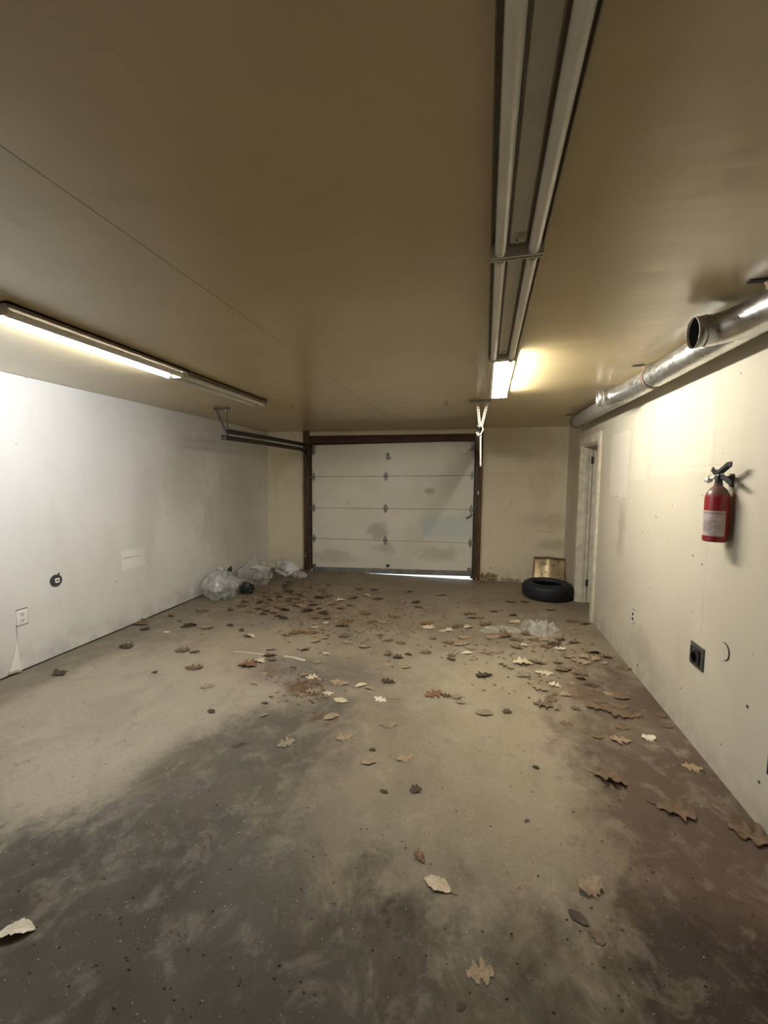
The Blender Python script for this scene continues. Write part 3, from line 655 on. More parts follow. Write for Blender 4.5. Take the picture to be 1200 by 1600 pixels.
b = B(); add_box(b, (0.010, 0.006, 0), (0.008, 0.036, 0.040)); s = obj('square_insert', b, M['ivory_plastic'], t, bevel=0.001)
b = B(); add_cyl(b, (0.013, 0.006, 0), (0.0146, 0.006, 0), 0.009, 12); obj('hole', b, M['dark_slot'], s)
b = B(); add_box(b, (0.003, 0.028, 0.055), (0.006, 0.012, 0.016)); obj('tab', b, M['dark_slot'], t)
p0, p1 = at(0, XR, 1080, 1006), at(0, XR, 1101, 1045); cy, cz = (p0.y+p1.y)/2, (p0.z+p1.z)/2
t = thing('black_receptacle', 'square dark metal receptacle with a round hole low on the right wall', 'outlet', (XR, cy, cz))
hw, hh = 0.075, 0.068
b = B(); add_box(b, (-0.004, 0, 0), (0.008, hw*2, hh*2)); obj('cover_plate', b, simple('grey_black_plate', (0.075, 0.07, 0.07), 0.6, var=0.6, scale=30), t, bevel=0.002)
b = B(); add_box(b, (-0.012, 0.006, 0.0), (0.012, hw*1.35, hh*1.35)); s = obj('socket_body', b, M['black_plastic'], t, bevel=0.003)
b = B(); add_cyl(b, (-0.018, 0.006, -0.01), (-0.0185, 0.006, -0.01), 0.030, 20); obj('hole', b, M['hole'], s)
b = B(); add_cyl(b, (-0.018, 0.006, 0.04), (-0.022, 0.006, 0.04), 0.006, 8); obj('screw', b, M['dull_steel'], s)
p = at(0, XR, 1203, 1192); t = thing('edge_receptacle', 'dark receptacle low on the right wall at the picture edge', 'outlet', (XR, p.y, p.z))
b = B(); add_box(b, (-0.004, -0.03, 0), (0.008, 0.07, 0.11)); obj('cover_plate', b, M['black_plastic'], t, bevel=0.002)
b = B(); add_cyl(b, (-0.008, -0.03, 0.0), (-0.0095, -0.03, 0.0), 0.02, 14); obj('hole', b, M['hole'], t)

# small ceiling hooks
for x, y, lab in ((455, 634, 'small dark hook in the ceiling near the left track'), (697, 628, 'small bent wire hook in the ceiling before the white hanger')):
    p = at(2, ZC, x, y-3); b = B()
    add_tube(b, [(0, 0, 0.0), (0, 0, -0.012), (0.012, 0, -0.026), (0.010, 0, -0.042), (-0.006, 0, -0.045), (-0.014, 0, -0.034)], 0.0035, 8)
    o = obj('ceiling_hook', b, M['dark_steel']); o.location = (p.x, p.y, ZC); tag(o, lab, 'hook')

# ------------------------------------------------------------------ tyre and leaning sheet
ty = thing('car_tire', 'worn black car tire lying flat in the back right corner', 'tire', (0.985, 5.935, 0.0), 0.4)
RO, RI, HT = 0.325, 0.195, 0.215
b = B(); prof = [(RI, 0.055), (RI-0.004, 0.035), (RI+0.02, 0.012), (RI+0.06, 0.0), (RO-0.05, 0.006), (RO-0.015, 0.026), (RO, 0.055), (RO+0.003, HT/2), (RO, HT-0.055), (RO-0.015, HT-0.026), (RO-0.05, HT-0.006), (RI+0.06, HT), (RI+0.02, HT-0.012), (RI-0.004, HT-0.035), (RI, HT-0.055), (RI+0.03, HT-0.06), (RO-0.03, HT-0.06), (RO-0.014, HT/2), (RO-0.03, 0.06), (RI+0.03, 0.06)]
add_lathe(b, prof, 56, close=True); obj('tire_casing', b, M['rubber'], ty, smooth=True)
b = B()
for z in (HT*0.32, HT*0.5, HT*0.68): add_tube(b, [((RO+0.0026)*math.cos(a), (RO+0.0026)*math.sin(a), z) for a in [2*PI*k/56 for k in range(57)]], 0.005, 6)
obj('tread_rib', b, M['rubber'], ty, smooth=True)
b = B(); add_tube(b, [((RI+0.012)*math.cos(a), (RI+0.012)*math.sin(a), HT-0.016) for a in [2*PI*k/56 for k in range(57)]], 0.006, 8)
obj('bead_ring', b, simple('scuffed_bead', (0.09, 0.075, 0.065), 0.5, var=0.6, scale=30), ty, smooth=True)
def mat_sheet():
    t = NT('stained_sheet_metal'); v = t.obj(); c = t.mix(t.step(t.noise(7, 5, 0.6, vec=v), 0.35, 0.7), (0.40, 0.29, 0.17), (0.58, 0.47, 0.31))
    c = t.mix(t.mul(t.step(t.noise(16, 5, 0.65, vec=v), 0.55, 0.68), 0.7), c, (0.14, 0.08, 0.045)); t.bump(t.noise(5, 3, 0.5, vec=v), 0.5, 0.02); return t.out(c, 0.33, 0.55)
sh = thing('metal_sheet', 'bent brownish metal sheet leaning in the corner behind the tire', 'sheet', (1.075, 6.38, 0.0), -0.12)
sh.rotation_euler = (math.radians(-27), 0.0, math.radians(-6))
b = B(); NX, NZ = 14, 14; g = []
for j in range(NZ+1):
    row = []
    for i in range(NX+1):
        u, v = i/NX, j/NZ; x = (u-0.5)*(0.47-0.02*v)+0.012*v; z = 0.003+0.475*v; y = -0.030*math.sin(PI*u)*(1-0.3*v)+0.012*math.sin(3*PI*u)*v
        row.append(b.verts.new((x, y, z)))
    g.append(row)
for j in range(NZ):
    for i in range(NX): b.faces.new((g[j][i], g[j][i+1], g[j+1][i+1], g[j+1][i]))
o = obj('sheet', b, mat_sheet(), sh, smooth=True); md = o.modifiers.new('solid', 'SOLIDIFY'); md.thickness = 0.003
b = B(); prev = None
for i in range(NX+1):
    u = i/NX; x = (u-0.5)*0.45+0.012; y0_ = -0.030*math.sin(PI*u)*0.7+0.012*math.sin(3*PI*u)
    cur = [b.verts.new((x, y0_-0.004, 0.478)), b.verts.new((x, y0_-0.014, 0.482)), b.verts.new((x, y0_-0.022, 0.470)), b.verts.new((x, y0_-0.020, 0.452))]
    if prev:
        for k in range(3): b.faces.new((prev[k], cur[k], cur[k+1], prev[k+1]))
    prev = cur
o = obj('folded_lip', b, M['rust_strap'], sh, smooth=True); md = o.modifiers.new('solid', 'SOLIDIFY'); md.thickness = 0.002

# ------------------------------------------------------------------ bags of empties
def mat_film(name, alpha, tint, wr=9):
    t = NT(name); v = t.obj(); n = t.noise(wr, 2, 0.5, 1.6, vec=v)
    t.out(tint, 0.12); t.bump(n, 1.0, 0.06)
    t.put(t.b.inputs['Alpha'], t.step(n, 0.35, 0.7, alpha*0.75, min(1, alpha*1.25))); return t.m
M['film'] = mat_film('clear_bag_film', 0.40, (0.76, 0.76, 0.73), 4)
M['film2'] = mat_film('clear_sheet_film', 0.42, (0.74, 0.70, 0.60), 6)
def lump(seed, sx, sy, sz, sub=4, amp=0.16, freq=2.4, tie=None, flat=0.1):
    b = B(); bmesh.ops.create_icosphere(b, subdivisions=sub, radius=1.0); off = Vector((seed*7.3, seed*3.1, seed*1.7))
    for v in b.verts:
        n = v.co.normalized(); d = mnoise.fractal(n*freq+off, 1.0, 2.0, 4)*amp + abs(mnoise.noise(n*freq*2.5+off))*amp*-0.6
        q = n*(1+d)
        if tie and n.z > 0.45:
            k = (n.z-0.45)/0.55; q.x *= 1-0.80*k**1.2; q.y *= 1-0.80*k**1.2; q.z += tie*k**3
        x, y, z = q.x*sx, q.y*sy, (q.z+0.72)*sz/1.72
        if z < flat*sz: z = max(0.004, z*0.35)
        v.co = (x, y, z)
    return b
def bottle_mesh(r, h):
    b = B(); add_lathe(b, [(0, 0.004), (r*0.8, 0), (r, 0.01), (r, h*0.32), (r*0.93, h*0.38), (r, h*0.44), (r, h*0.62), (r*0.75, h*0.77), (r*0.36, h*0.90), (r*0.36, h*0.965), (0, h*0.965)], 14); return b
def can_mesh(r, h):
    b = B(); add_lathe(b, [(0, 0.006), (r*0.72, 0.004), (r*0.8, 0), (r, 0.012), (r, h-0.014), (r*0.84, h-0.002), (r*0.80, h-0.001), (r*0.78, h-0.006), (0, h-0.006)], 16); return b
pl_clear = NT('clear_pet'); pl_clear.out((0.75, 0.76, 0.74), 0.12); pl_clear.b.inputs['Alpha'].default_value = 0.6; M['pet'] = pl_clear.m
cans_m = [simple('can_silver', (0.55, 0.55, 0.54), 0.3, 0.9), simple('can_white', (0.68, 0.67, 0.64), 0.4, 0.2), simple('can_green', (0.06, 0.16, 0.09), 0.35, 0.5), simple('can_dark', (0.05, 0.06, 0.08), 0.35, 0.5), simple('can_red', (0.28, 0.04, 0.03), 0.35, 0.5)]
ME = {'bottle': mesh('bottle_body', bottle_mesh(0.033, 0.21), None, 'auto'), 'can': mesh('can_body', can_mesh(0.033, 0.118), None, 'auto')}
for m in ME.values(): m.materials.append(None)
b = B(); add_cyl(b, (0, 0, 0.200), (0, 0, 0.216), 0.0145, 12); ME['cap'] = mesh('bottle_cap', b, M['ivory_plastic'], 'auto')
b = B(); add_lathe(b, [(0.0, 0.1135), (0.024, 0.1135), (0.024, 0.1155), (0, 0.1155)], 14); ME['lid'] = mesh('can_lid', b, cans_m[0], 'auto')
def put_mat(o, m):
    o.material_slots[0].link = 'OBJECT'; o.material_slots[0].material = m
rng = random.Random(11)
def empties(n, c, r, zmax, where, grp, seed):
    rg = random.Random(seed); placed = []; tries = 0
    while len(placed) < n and tries < 6000:
        tries += 1
        kind = 'bottle' if rg.random() < 0.45 else 'can'; L = 0.21 if kind == 'bottle' else 0.118
        a, e = rg.uniform(0, 2*PI), rg.uniform(-0.5, 0.6); d = Vector((math.cos(a)*math.cos(e), math.sin(a)*math.cos(e), math.sin(e)))
        q = Vector((rg.uniform(-1, 1)*r[0], rg.uniform(-1, 1)*r[1], rg.uniform(0.05, zmax)))
        ok = True
        for s in (-0.5, 0.5):
            w_ = q+d*(L*s); k = 1-0.45*max(0, w_.z)/zmax
            if (w_.x/r[0]/k)**2+(w_.y/r[1]/k)**2 > 1 or not 0.042 < w_.z < zmax: ok = False
        if not ok: continue
        for (q2, d2_, L2) in placed:
            for s in (-0.4, -0.13, 0.13, 0.4):
                for s2 in (-0.4, -0.13, 0.13, 0.4):
                    if (q+d*L*s-q2-d2_*L2*s2).length < 0.068: ok = False
        if not ok: continue
        placed.append((q, d, L))
        base = Vector(c)+q-d*(L/2); cm = rg.choice([cans_m[0], cans_m[1], cans_m[1], cans_m[2], cans_m[3], cans_m[3]])
        lab = ('clear plastic drink bottle with white cap ' if kind == 'bottle' else 'crushed metal drink can ')+where
        t = thing('drink_bottle' if kind == 'bottle' else 'drink_can', lab, 'bottle' if kind == 'bottle' else 'can', base, 0, grp)
        t.rotation_euler = Vector((0, 0, 1)).rotation_difference(d).to_euler()
        o = obj('body', ME[kind], None, t); put_mat(o, M['pet'] if kind == 'bottle' else cm)
        obj('cap' if kind == 'bottle' else 'lid', ME['cap' if kind == 'bottle' else 'lid'], None, t)
def bag(loc, seed, s, label, where, grp, n, rz, tie=0.3):
    t = thing('clear_trash_bag', label, 'bag', loc, rz)
    o = obj('bag_film', lump(seed, *s, amp=0.20, tie=tie), M['film'], t, smooth=True)
    b = B(); pts = []
    for k in range(9): pts.append((0.05*math.sin(k*1.7)*k/8, 0.04*math.cos(k*2.1)*k/8, s[2]*0.90+0.006*k))
    add_tube(b, pts, 0.02, 8, radii=[0.022, 0.016, 0.013, 0.016, 0.024, 0.030, 0.026, 0.034, 0.03]); obj('gathered_neck', b, M['film'], t, smooth=True)
    empties(n, loc, (s[0]*0.74, s[1]*0.74), s[2]*0.60, where, grp, seed*5+1)
bag((-3.325, 4.82, 0.0), 3, (0.235, 0.235, 0.38), 'bulging clear bag of empties nearest the viewer by the left wall', 'inside the nearest clear bag', 'empties in the nearest clear bag', 16, 0.3)
bag((-3.255, 5.56, 0.0), 8, (0.270, 0.250, 0.38), 'tall clear bag of empties standing behind the nearest bag', 'inside the second clear bag', 'empties in the second clear bag', 15, 1.2)
# dark lump added to stand in for the shadowed gap between the bags
t = tag(obj('dark_gap_lump', lump(5, 0.10, 0.075, 0.16, amp=0.25), simple('dark_gap_film', (0.022, 0.028, 0.022), 0.3, var=0.6, bump=0.5), smooth=True), 'small dark lump standing in for the shadowed gap between the two clear bags', 'bag'); t.location = (-3.09, 5.07, 0)
t = thing('wine_bottle', 'dark green glass bottle on top of the bags by the wall', 'bottle', (-3.47, 5.17, 0.185)); t.rotation_euler = (0.5, 0.5, 0.3)
o = obj('glass', ME['bottle'], None, t); put_mat(o, simple('green_glass', (0.02, 0.05, 0.025), 0.12)); o.scale = (1.1, 1.1, 1.1)
def mat_whitebag():
    t = NT('white_bag_film'); v = t.obj(); n = t.noise(7, 5, 0.7, 1.0, vec=v); c = t.mix(t.step(n, 0.3, 0.7), (0.62, 0.61, 0.60), (0.78, 0.77, 0.76))
    ring = t.mul(t.blob(t.warp(0.03, 9, vec=v), (0, 2), (-0.02, 0.165), (0.065, 0.07), 0, 0.25), 0.65); c = t.mix(ring, c, (0.34, 0.31, 0.29)); t.bump(n, 0.8, 0.02); return t.out(c, 0.4)
t = tag(obj('white_plastic_bag', lump(12, 0.20, 0.15, 0.25, amp=0.30, freq=2.8), mat_whitebag(), smooth=True), 'crumpled white plastic bag with a grey print in the back left corner', 'bag'); t.location = (-3.03, 6.19, 0.0)
t = tag(obj('clear_plastic_scrap', lump(21, 0.12, 0.09, 0.12, sub=3, amp=0.35, freq=3), M['film'], smooth=True), 'small clear plastic scrap lying against the white bag', 'plastic'); t.location = (-2.74, 6.05, 0.0)
# crumpled clear sheet on the floor
def sheet_pile(name, seed, pts, wd, hh, label):
    b = B(); n = 34; m = 12; rows = []; pts = [Vector(p) for p in pts]
    for i in range(n+1):
        u = i/n*(len(pts)-1); k = min(int(u), len(pts)-2); p = pts[k].lerp(pts[k+1], u-k); t_ = (pts[k+1]-pts[k]).normalized(); nrm = Vector((-t_.y, t_.x, 0)); row = []
        e = math.sin(PI*i/n)**0.5
        for j in range(m+1):
            v = j/m*2-1; q = p+nrm*(v*wd*(0.35+0.65*e)*(1+0.25*mnoise.noise(Vector((i*0.25, seed, v)))))
            z = 0.006+hh*e*(1-v*v)*(0.55+0.8*abs(mnoise.noise(Vector((i*0.33+seed, j*0.45, 0.3)))))+0.010*abs(mnoise.noise(Vector((i*0.9, j*0.8, seed))))
            row.append(b.verts.new((q.x, q.y, z)))
        rows.append(row)
    for p, q in zip(rows, rows[1:]):
        for j in range(m): b.faces.new((p[j], p[j+1], q[j+1], q[j]))
    return tag(obj(name, b, M['film2'], smooth=True), label, 'plastic')
P = [on_floor(*q) for q in ((822, 974), (835, 990), (855, 990), (877, 992))]
sheet_pile('plastic_sheet', 2.0, [(p.x, p.y, 0) for p in P], 0.12, 0.16, 'crumpled clear plastic sheet lying on the floor before the tire')
P = [on_floor(*q) for q in ((752, 988), (785, 984), (815, 986))]
sheet_pile('plastic_strip', 5.0, [(p.x, p.y, 0) for p in P], 0.10, 0.03, 'flattened dusty plastic strip beside the crumpled clear sheet')

# ------------------------------------------------------------------ sticks and paper bits
def stick(a, c, wd, label, col=(0.66, 0.58, 0.44)):
    p, q = on_floor(*a), on_floor(*c); b = B(); n = 6; rows = []
    d = (q-p); nr = Vector((-d.y, d.x, 0)).normalized()
    for k in range(n+1):
        u = k/n; m = p.lerp(q, u)+nr*0.006*math.sin(u*5); w_ = wd*(0.6+0.6*u); rows.append([b.verts.new((m.x+nr.x*s*w_, m.y+nr.y*s*w_, z)) for s, z in ((-1, 0.001), (-0.8, 0.012), (0.8, 0.014), (1, 0.001))])
    for r1, r2 in zip(rows, rows[1:]):
        for k in range(4): b.faces.new((r1[k], r1[(k+1) % 4], r2[(k+1) % 4], r2[k]))
    b.faces.new(rows[0]); b.faces.new(rows[-1][::-1])
    return tag(obj('wood_splinter', b, simple('bare_wood', col, 0.7, scale=30)), label, 'splinter')
stick((443, 1027), (478, 1033), 0.010, 'thick pale wood splinter lying mid floor')
stick((364, 1020), (414, 1024), 0.005, 'long thin pale splinter lying left of the thick one')

# ------------------------------------------------------------------ leaves
def leaf_mesh(kind, seed):
    """unit-length blade along X, 60-odd triangles, curled; origin at the lowest point"""
    rg = random.Random(seed); n = 15; b = B(); rows = []
    cl, cw_, tw = rg.uniform(-0.10, 0.16), rg.uniform(-0.10, 0.30), rg.uniform(-0.7, 0.7)
    for i in range(n+1):
        u = i/n
        if kind == 'oak': wdt = 0.33*math.sin(PI*min(1, u*0.92+0.06))**0.7*(1+0.5*math.cos(u*PI*6.2+rg.uniform(-.9, .9)))*(0.65+0.6*u)
        elif kind == 'oval': wdt = 0.25*math.sin(PI*u)**0.75
        else: wdt = 0.36*math.sin(PI*u)**0.6*(1+0.25*math.cos(u*PI*9))
        wdt = max(wdt, 0.012); row = []
        for j in (-1, -0.5, 0, 0.5, 1):
            y = j*wdt*(1+rg.uniform(-0.22, 0.22)); z = cl*math.sin(PI*u)*0.5 + cw_*(abs(j)**1.5)*wdt*(0.8+tw*(1 if j > 0 else -1)) + rg.uniform(-0.012, 0.012)
            z += 0.10*max(0, u-0.7)*(1 if seed % 2 else -0.3)
            row.append(b.verts.new((u-0.5, y, z)))
        rows.append(row)
    for p, q in zip(rows, rows[1:]):
        for j in range(4): b.faces.new((p[j], p[j+1], q[j+1], q[j]))
    mn = min(v.co.z for v in b.verts)
    for v in b.verts: v.co.z += 0.008-mn
    return mesh('leaf_blade', b, None, True)
LM = {'oak': [leaf_mesh('oak', s) for s in range(1, 8)], 'oval': [leaf_mesh('oval', s) for s in (21, 22, 24)], 'frag': [leaf_mesh('frag', s) for s in (31, 32, 33)]}
for l in LM.values():
    for m in l: m.materials.append(None)
def leaf_mat(name, a, c):
    t = NT(name); v = t.obj(); q = t.sep(v); n = t.noise(6, 4, 0.6, vec=v); col = t.mix(t.step(n, 0.3, 0.7), a, c)
    rib = t.math('ABSOLUTE', q[1]); col = t.mix(t.mul(t.step(rib, 0.006, 0.016, 1, 0), 0.5), col, tuple(x*1.35 for x in c))
    vein = t.math('SINE', t.math('ADD', t.mul(q[0], 60), t.mul(rib, -55))); col = t.mix(t.mul(t.step(vein, 0.75, 1.0), 0.25), col, tuple(x*0.6 for x in a))
    return t.out(col, 0.7)
LC = {'p': leaf_mat('leaf_pale', (0.50, 0.40, 0.26), (0.66, 0.56, 0.40)), 't': leaf_mat('leaf_tan', (0.25, 0.175, 0.105), (0.38, 0.285, 0.18)), 'b': leaf_mat('leaf_brown', (0.115, 0.07, 0.038), (0.20, 0.13, 0.075)),
      'd': leaf_mat('leaf_dark', (0.038, 0.023, 0.014), (0.085, 0.054, 0.03)), 'r': leaf_mat('leaf_rust', (0.15, 0.07, 0.03), (0.24, 0.125, 0.058)), 'w': leaf_mat('leaf_bleached', (0.62, 0.54, 0.40), (0.76, 0.69, 0.55)),
      'g': leaf_mat('leaf_grey', (0.20, 0.155, 0.10), (0.30, 0.24, 0.16))}
CN = {'p': 'pale', 't': 'tan', 'b': 'brown', 'd': 'dark brown', 'r': 'rust-brown', 'w': 'bleached', 'g': 'grey-brown'}
lrg = random.Random(5); RANK = {}; SPOTS = []
KEEP = ((-3.325, 4.82, .28), (-3.255, 5.56, .31), (-3.03, 6.19, .24), (-2.74, 6.05, .15), (-3.09, 5.07, .13), (0.985, 5.935, .36))
def blocked(p, m=0.0): return any((p.x-x)**2+(p.y-y)**2 < (r+m)**2 for x, y, r in KEEP)
def leaf(x, y, size, c='b', kind=None, label=None, group=None, rz=None, flat=0.9, stem=False, length=None, drift=False):
    p = on_floor(x, y); dist = (p-CAM).dot(fw); L = length or max(0.03, size*dist/F_PX*1.08); L = min(L, 0.16)
    for _ in range(6):
        hit = [(q, l2) for q, l2 in SPOTS if (p-q).length < 0.42*(L+l2)]
        if not hit: break
        if drift: return None
        q, l2 = hit[0]; d = p-q; d = d.normalized() if d.length > 1e-4 else Vector((1, 0.3, 0)).normalized(); p = q+d*(0.43*(L+l2))
    if blocked(p, L*0.5): return None
    SPOTS.append((p.copy(), L))
    if kind is None: kind = 'oak' if lrg.random() < 0.85 else 'oval'
    me = lrg.choice(LM[kind]); o = bpy.data.objects.new('fallen_leaf', me); COL.objects.link(o); put_mat(o, LC[c])
    o.location = (p.x, p.y, 0.0005); o.scale = (L, L, L*(flat*1.5 if y < 1060 else flat)); a = lrg.uniform(-0.6, 0.6)+(PI if lrg.random() < .5 else 0)
    o.rotation_euler = (0, 0, a+0.2 if rz is None else rz)
    if label is None:
        zone = ('beside the clear bags' if x < 420 and y < 960 else 'on the left part of the floor' if x < 400 else 'before the garage door' if y < 965 and x < 790 else 'round the plastic sheet' if y < 1015 and x > 740 else
                'along the right wall' if x > 900 else 'on the floor right of centre' if x > 700 else 'on the rusty middle of the floor')
        label = 'dry curled %s leaf %s' % (CN[c], zone); group = '%s leaves %s' % (CN[c], zone); RANK.setdefault(label, []).append(o)
    tag(o, label, 'leaf', group)
    if stem:
        b = B(); add_tube(b, [(-0.48, 0, 0.03), (-0.60, 0.02, 0.02), (-0.74, 0.01, 0.045)], 0.010, 6); obj('stem', b, LC['d'], o, smooth=True)
    return o
# leaves told apart in the foreground
leaf(26, 1457, 50, 'w', 'oval', 'large bleached curled leaf at the left picture edge', rz=0.35, flat=1.5, stem=True)
leaf(683, 1383, 42, 'p', 'oval', 'single smooth oval pale leaf lying in the foreground', rz=2.85, flat=0.8, stem=True)
leaf(656, 1340, 20, 'r', 'oak', 'small rust-red curled leaf just above the pale oval leaf', rz=2.3, flat=2.2, stem=True)
leaf(921, 1387, 38, 't', 'frag', 'folded tan leaf standing up in the right foreground', rz=0.5, flat=2.6)
leaf(903, 1434, 30, 'd', 'oval', 'narrow dark leaf below the folded tan leaf', rz=-0.6)
leaf(932, 1464, 24, 'b', 'oak', 'torn brown leaf lowest in the right foreground', rz=-0.9)
leaf(750, 1520, 40, 't', 'oak', 'flattened yellowish lobed leaf at the bottom of the picture', rz=0.3, flat=0.35)
leaf(720, 1573, 9, 'd', 'frag', 'tiny dark leaf crumb near the bottom of the picture')
leaf(953, 1217, 44, 'b', 'oak', 'large brown lobed leaf alone right of centre', rz=-0.25, stem=True)
leaf(1055, 1268, 48, 'b', 'oak', 'dark curled brown leaf second along the lower right wall', rz=-0.2, flat=1.5, stem=True)
leaf(1172, 1306, 58, 'b', 'oak', 'long brown leaf at the foot of the right wall by the picture edge', rz=-0.5, flat=1.3)
leaf(1081, 1199, 26, 't', 'oak', 'tan lobed leaf third along the lower right wall', rz=-0.1, stem=True)
leaf(93, 1053, 22, 'd', 'oak', 'dark crumpled leaf under the split seam of the left wall', flat=2.0)
leaf(1013, 1153, 20, 'w', 'frag', 'bleached papery scrap of leaf near the right wall', flat=1.4)
LIST = '''405 1034 15 p;510 1022 10 w;495 1035 10 t;422 1025 16 d;413 1053 12 t;455 1043 5 d;460 1043 5 d;477 1055 12 t;486 1059 15 p;498 1062 8 t;530 1067 24 t;513 1083 14 p;488 1080 16 t;532 1095 20 p;564 1071 17 p oval;577 1076 13 t;594 1093 17 w;613 1090 14 g;517 1121 22 t;538 1153 20 t;447 1162 22 g;414 1099 10 d oval;413 1118 13 g;607 1065 18 d;607 1040 14 t;635 1043 14 t;622 1028 14 d;638 1023 10 b;607 1023 12 b;665 1020 14 b;705 1025 12 b;730 1021 15 w oval;760 1020 14 g;720 1007 22 t;783 1038 7 d;757 1056 22 d;677 1085 24 r;695 1087 14 d;720 1098 14 g;757 1115 24 g;793 1113 12 d;607 1132 22 g;582 1172 9 d;576 1191 22 t;633 1184 24 t;600 1237 12 d;650 1235 16 d;
746 940 11 t;799 941 13 b;820 941 10 d;836 942 8 t;860 953 13 t;811 925 16 d;771 956 10 d;784 954 5 d;802 962 11 d;734 960 16 b;737 966 13 p;752 966 11 b;804 972 17 p;759 976 17 b;766 982 15 p;731 981 13 p;702 986 10 p;716 979 17 b;725 997 15 t;712 1006 15 b;725 1009 15 t;760 1020 14 g;705 1026 12 d;770 996 20 t;785 995 20 b;807 1000 17 b;807 1012 16 b;819 1009 9 w;832 1000 14 b;822 992 12 b;850 1000 14 t;860 1004 22 d;875 1000 14 b;855 1010 16 b;875 1014 15 w;897 1004 14 b;896 971 20 b;914 975 14 b;927 1020 16 t;947 1027 14 b;932 1030 16 t;942 1036 12 t;975 1044 18 b;889 1027 14 t;902 1032 24 t;911 1030 13 t;817 1037 23 p;840 1036 18 b;872 1036 12 b;850 1052 21 p;880 1047 24 b;897 1051 20 b;907 1059 12 b;892 1067 11 t;924 1071 17 d;867 1071 15 w;845 1076 20 t;884 1086 14 t;867 1085 11 b;860 1094 18 b;950 1084 13 t;970 1090 22 b;937 1096 16 b;817 1056 20 g;715 1092 16 g;785 1039 7 d;
936 1100 26 b;950 1111 30 b;970 1105 20 b;977 1117 17 b;972 1137 18 b;970 1157 24 t;935 1152 15 b;886 1131 17 b;1033 1118 13 b;1043 1135 15 b;837 1199 9 d;857 1096 24 b;900 1108 12 b;823 1283 8 d;
221 976 18 b;226 984 12 d;295 979 24 d;267 963 9 d;281 971 7 d;316 955 20 b;321 981 22 g;360 977 11 d;337 984 7 t;261 988 9 w;389 995 16 p;196 1011 20 d;285 1017 18 b;304 1019 13 d;303 1044 22 b;242 1051 8 d;388 1040 24 r;423 1027 14 b;464 989 20 r;447 993 12 b;425 1015 13 t;399 1068 13 t;324 1073 16 g;492 980 10 p;493 1003 14 t;476 1016 12 g;330 1112 14 d;
467 989 22 r;492 979 9 t;509 974 9 p;524 965 11 t;542 971 26 r;535 978 20 b;571 959 22 r;552 935 24 b;532 939 13 w;572 931 13 p;590 936 18 r;480 955 24 d;505 959 20 d;466 948 15 t;437 950 20 b;497 1000 22 t;537 995 14 b;544 1004 13 t;570 1011 17 t;616 964 22 r;597 972 16 t;585 972 14 b;655 945 9 t;611 934 8 t;655 947 13 t;650 942 12 d;691 930 13 t;640 925 9 d;585 922 10 d;666 975 26 r;668 980 16 p;697 986 10 p;676 998 10 b;626 1005 14 b;607 1001 11 b;594 992 10 g;560 921 12 b;520 945 12 b;'''
for e in LIST.replace('\n', '').split(';'):
    q = e.split()
    if q: leaf(float(q[0]), float(q[1]), float(q[2])*1.15, q[3], q[4] if len(q) > 4 else None)
ORD = ['', 'second ', 'third ', 'fourth ', 'fifth ', 'sixth ', 'seventh ', 'eighth ', 'ninth ', 'tenth ', 'eleventh ', 'twelfth ', 'thirteenth ', 'fourteenth ', 'fifteenth ', 'sixteenth ', 'seventeenth ', 'eighteenth ', 'nineteenth ', 'twentieth ', 'twenty-first ', 'twenty-second ', 'twenty-third ', 'twenty-fourth ', 'twenty-fifth ', 'twenty-sixth ']
for lab, os_ in RANK.items():
    if len(os_) > 1:
        for k, o in enumerate(sorted(os_, key=lambda q: (q.location-CAM).length)): o['label'] = '%s, %snearest the viewer' % (lab, ORD[min(k, 25)])
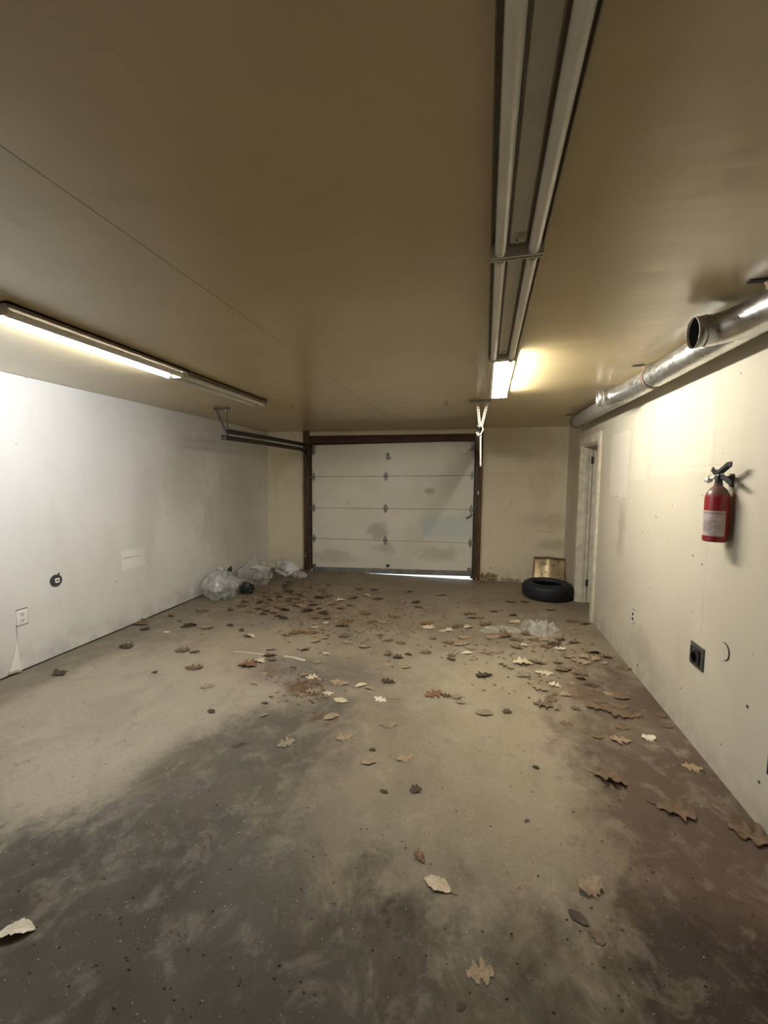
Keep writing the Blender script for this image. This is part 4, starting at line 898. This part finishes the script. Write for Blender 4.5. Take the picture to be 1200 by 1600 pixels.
# litter blown against the bags
for k in range(150):
    x = lrg.gauss(450, 38); y = lrg.gauss(932, 17)
    if y < 906 or (x < 372 and y < 948) or x < 340: continue
    c = lrg.choice('bbddbrt'); leaf(x, y, lrg.uniform(9, 17), c, None, 'dry %s leaf in the litter drift before the white bag' % CN[c], '%s leaves in the drift by the bags' % CN[c], drift=True)

def scatter(name, n, seed, spot, smin, smax, mat, label, cat, flat=0.5):
    rg = random.Random(seed); b = B(); k = 0
    while k < n:
        x, y = spot(rg); p = on_floor(x, y)
        if not (XL+0.03 < p.x < XR-0.04 and 0.5 < p.y < YB-0.12) or blocked(p, 0.02): continue
        k += 1; s = rg.uniform(smin, smax); vv = []
        for i in range(4):
            a = rg.uniform(0, 2*PI); vv.append(b.verts.new((p.x+s*math.cos(i*PI/2+a*0.2), p.y+s*math.sin(i*PI/2+a*0.2)*rg.uniform(0.4, 1), 0.0006)))
        t_ = b.verts.new((p.x+rg.uniform(-.3, .3)*s, p.y+rg.uniform(-.3, .3)*s, 0.001+s*flat*rg.uniform(0.5, 1.2)))
        for i in range(4): b.faces.new((vv[i], vv[(i+1) % 4], t_))
        b.faces.new(vv[::-1])
    return tag(obj(name, b, mat, smooth=False), label, cat, kind='stuff')
scatter('pale_grit', 420, 3, lambda r: (r.gauss(330, 230), r.gauss(1300, 160)) if r.random() < .75 else (r.uniform(0, 1200), r.uniform(1000, 1590)), 0.0016, 0.0042, simple('grit', (0.66, 0.62, 0.54), 0.8), 'pale specks of grit strewn over the concrete', 'grit', 0.9)
scatter('dark_crumbs', 380, 4, lambda r: (r.uniform(0, 1200), r.uniform(960, 1590)), 0.0025, 0.007, LC['d'], 'tiny dark crumbs strewn over the concrete', 'debris', 0.6)
def litter_spot(r):
    q = r.random()
    if q < .40: return r.gauss(440, 38), r.gauss(930, 20)
    if q < .70: return r.gauss(560, 80), r.gauss(965, 25)
    if q < .90: return r.gauss(850, 60), r.gauss(1020, 32)
    return r.gauss(480, 22), r.gauss(1078, 14)
scatter('leaf_litter', 1300, 6, litter_spot, 0.008, 0.026, LC['b'], 'fine brown leaf litter drifted across the floor', 'debris', 0.5)
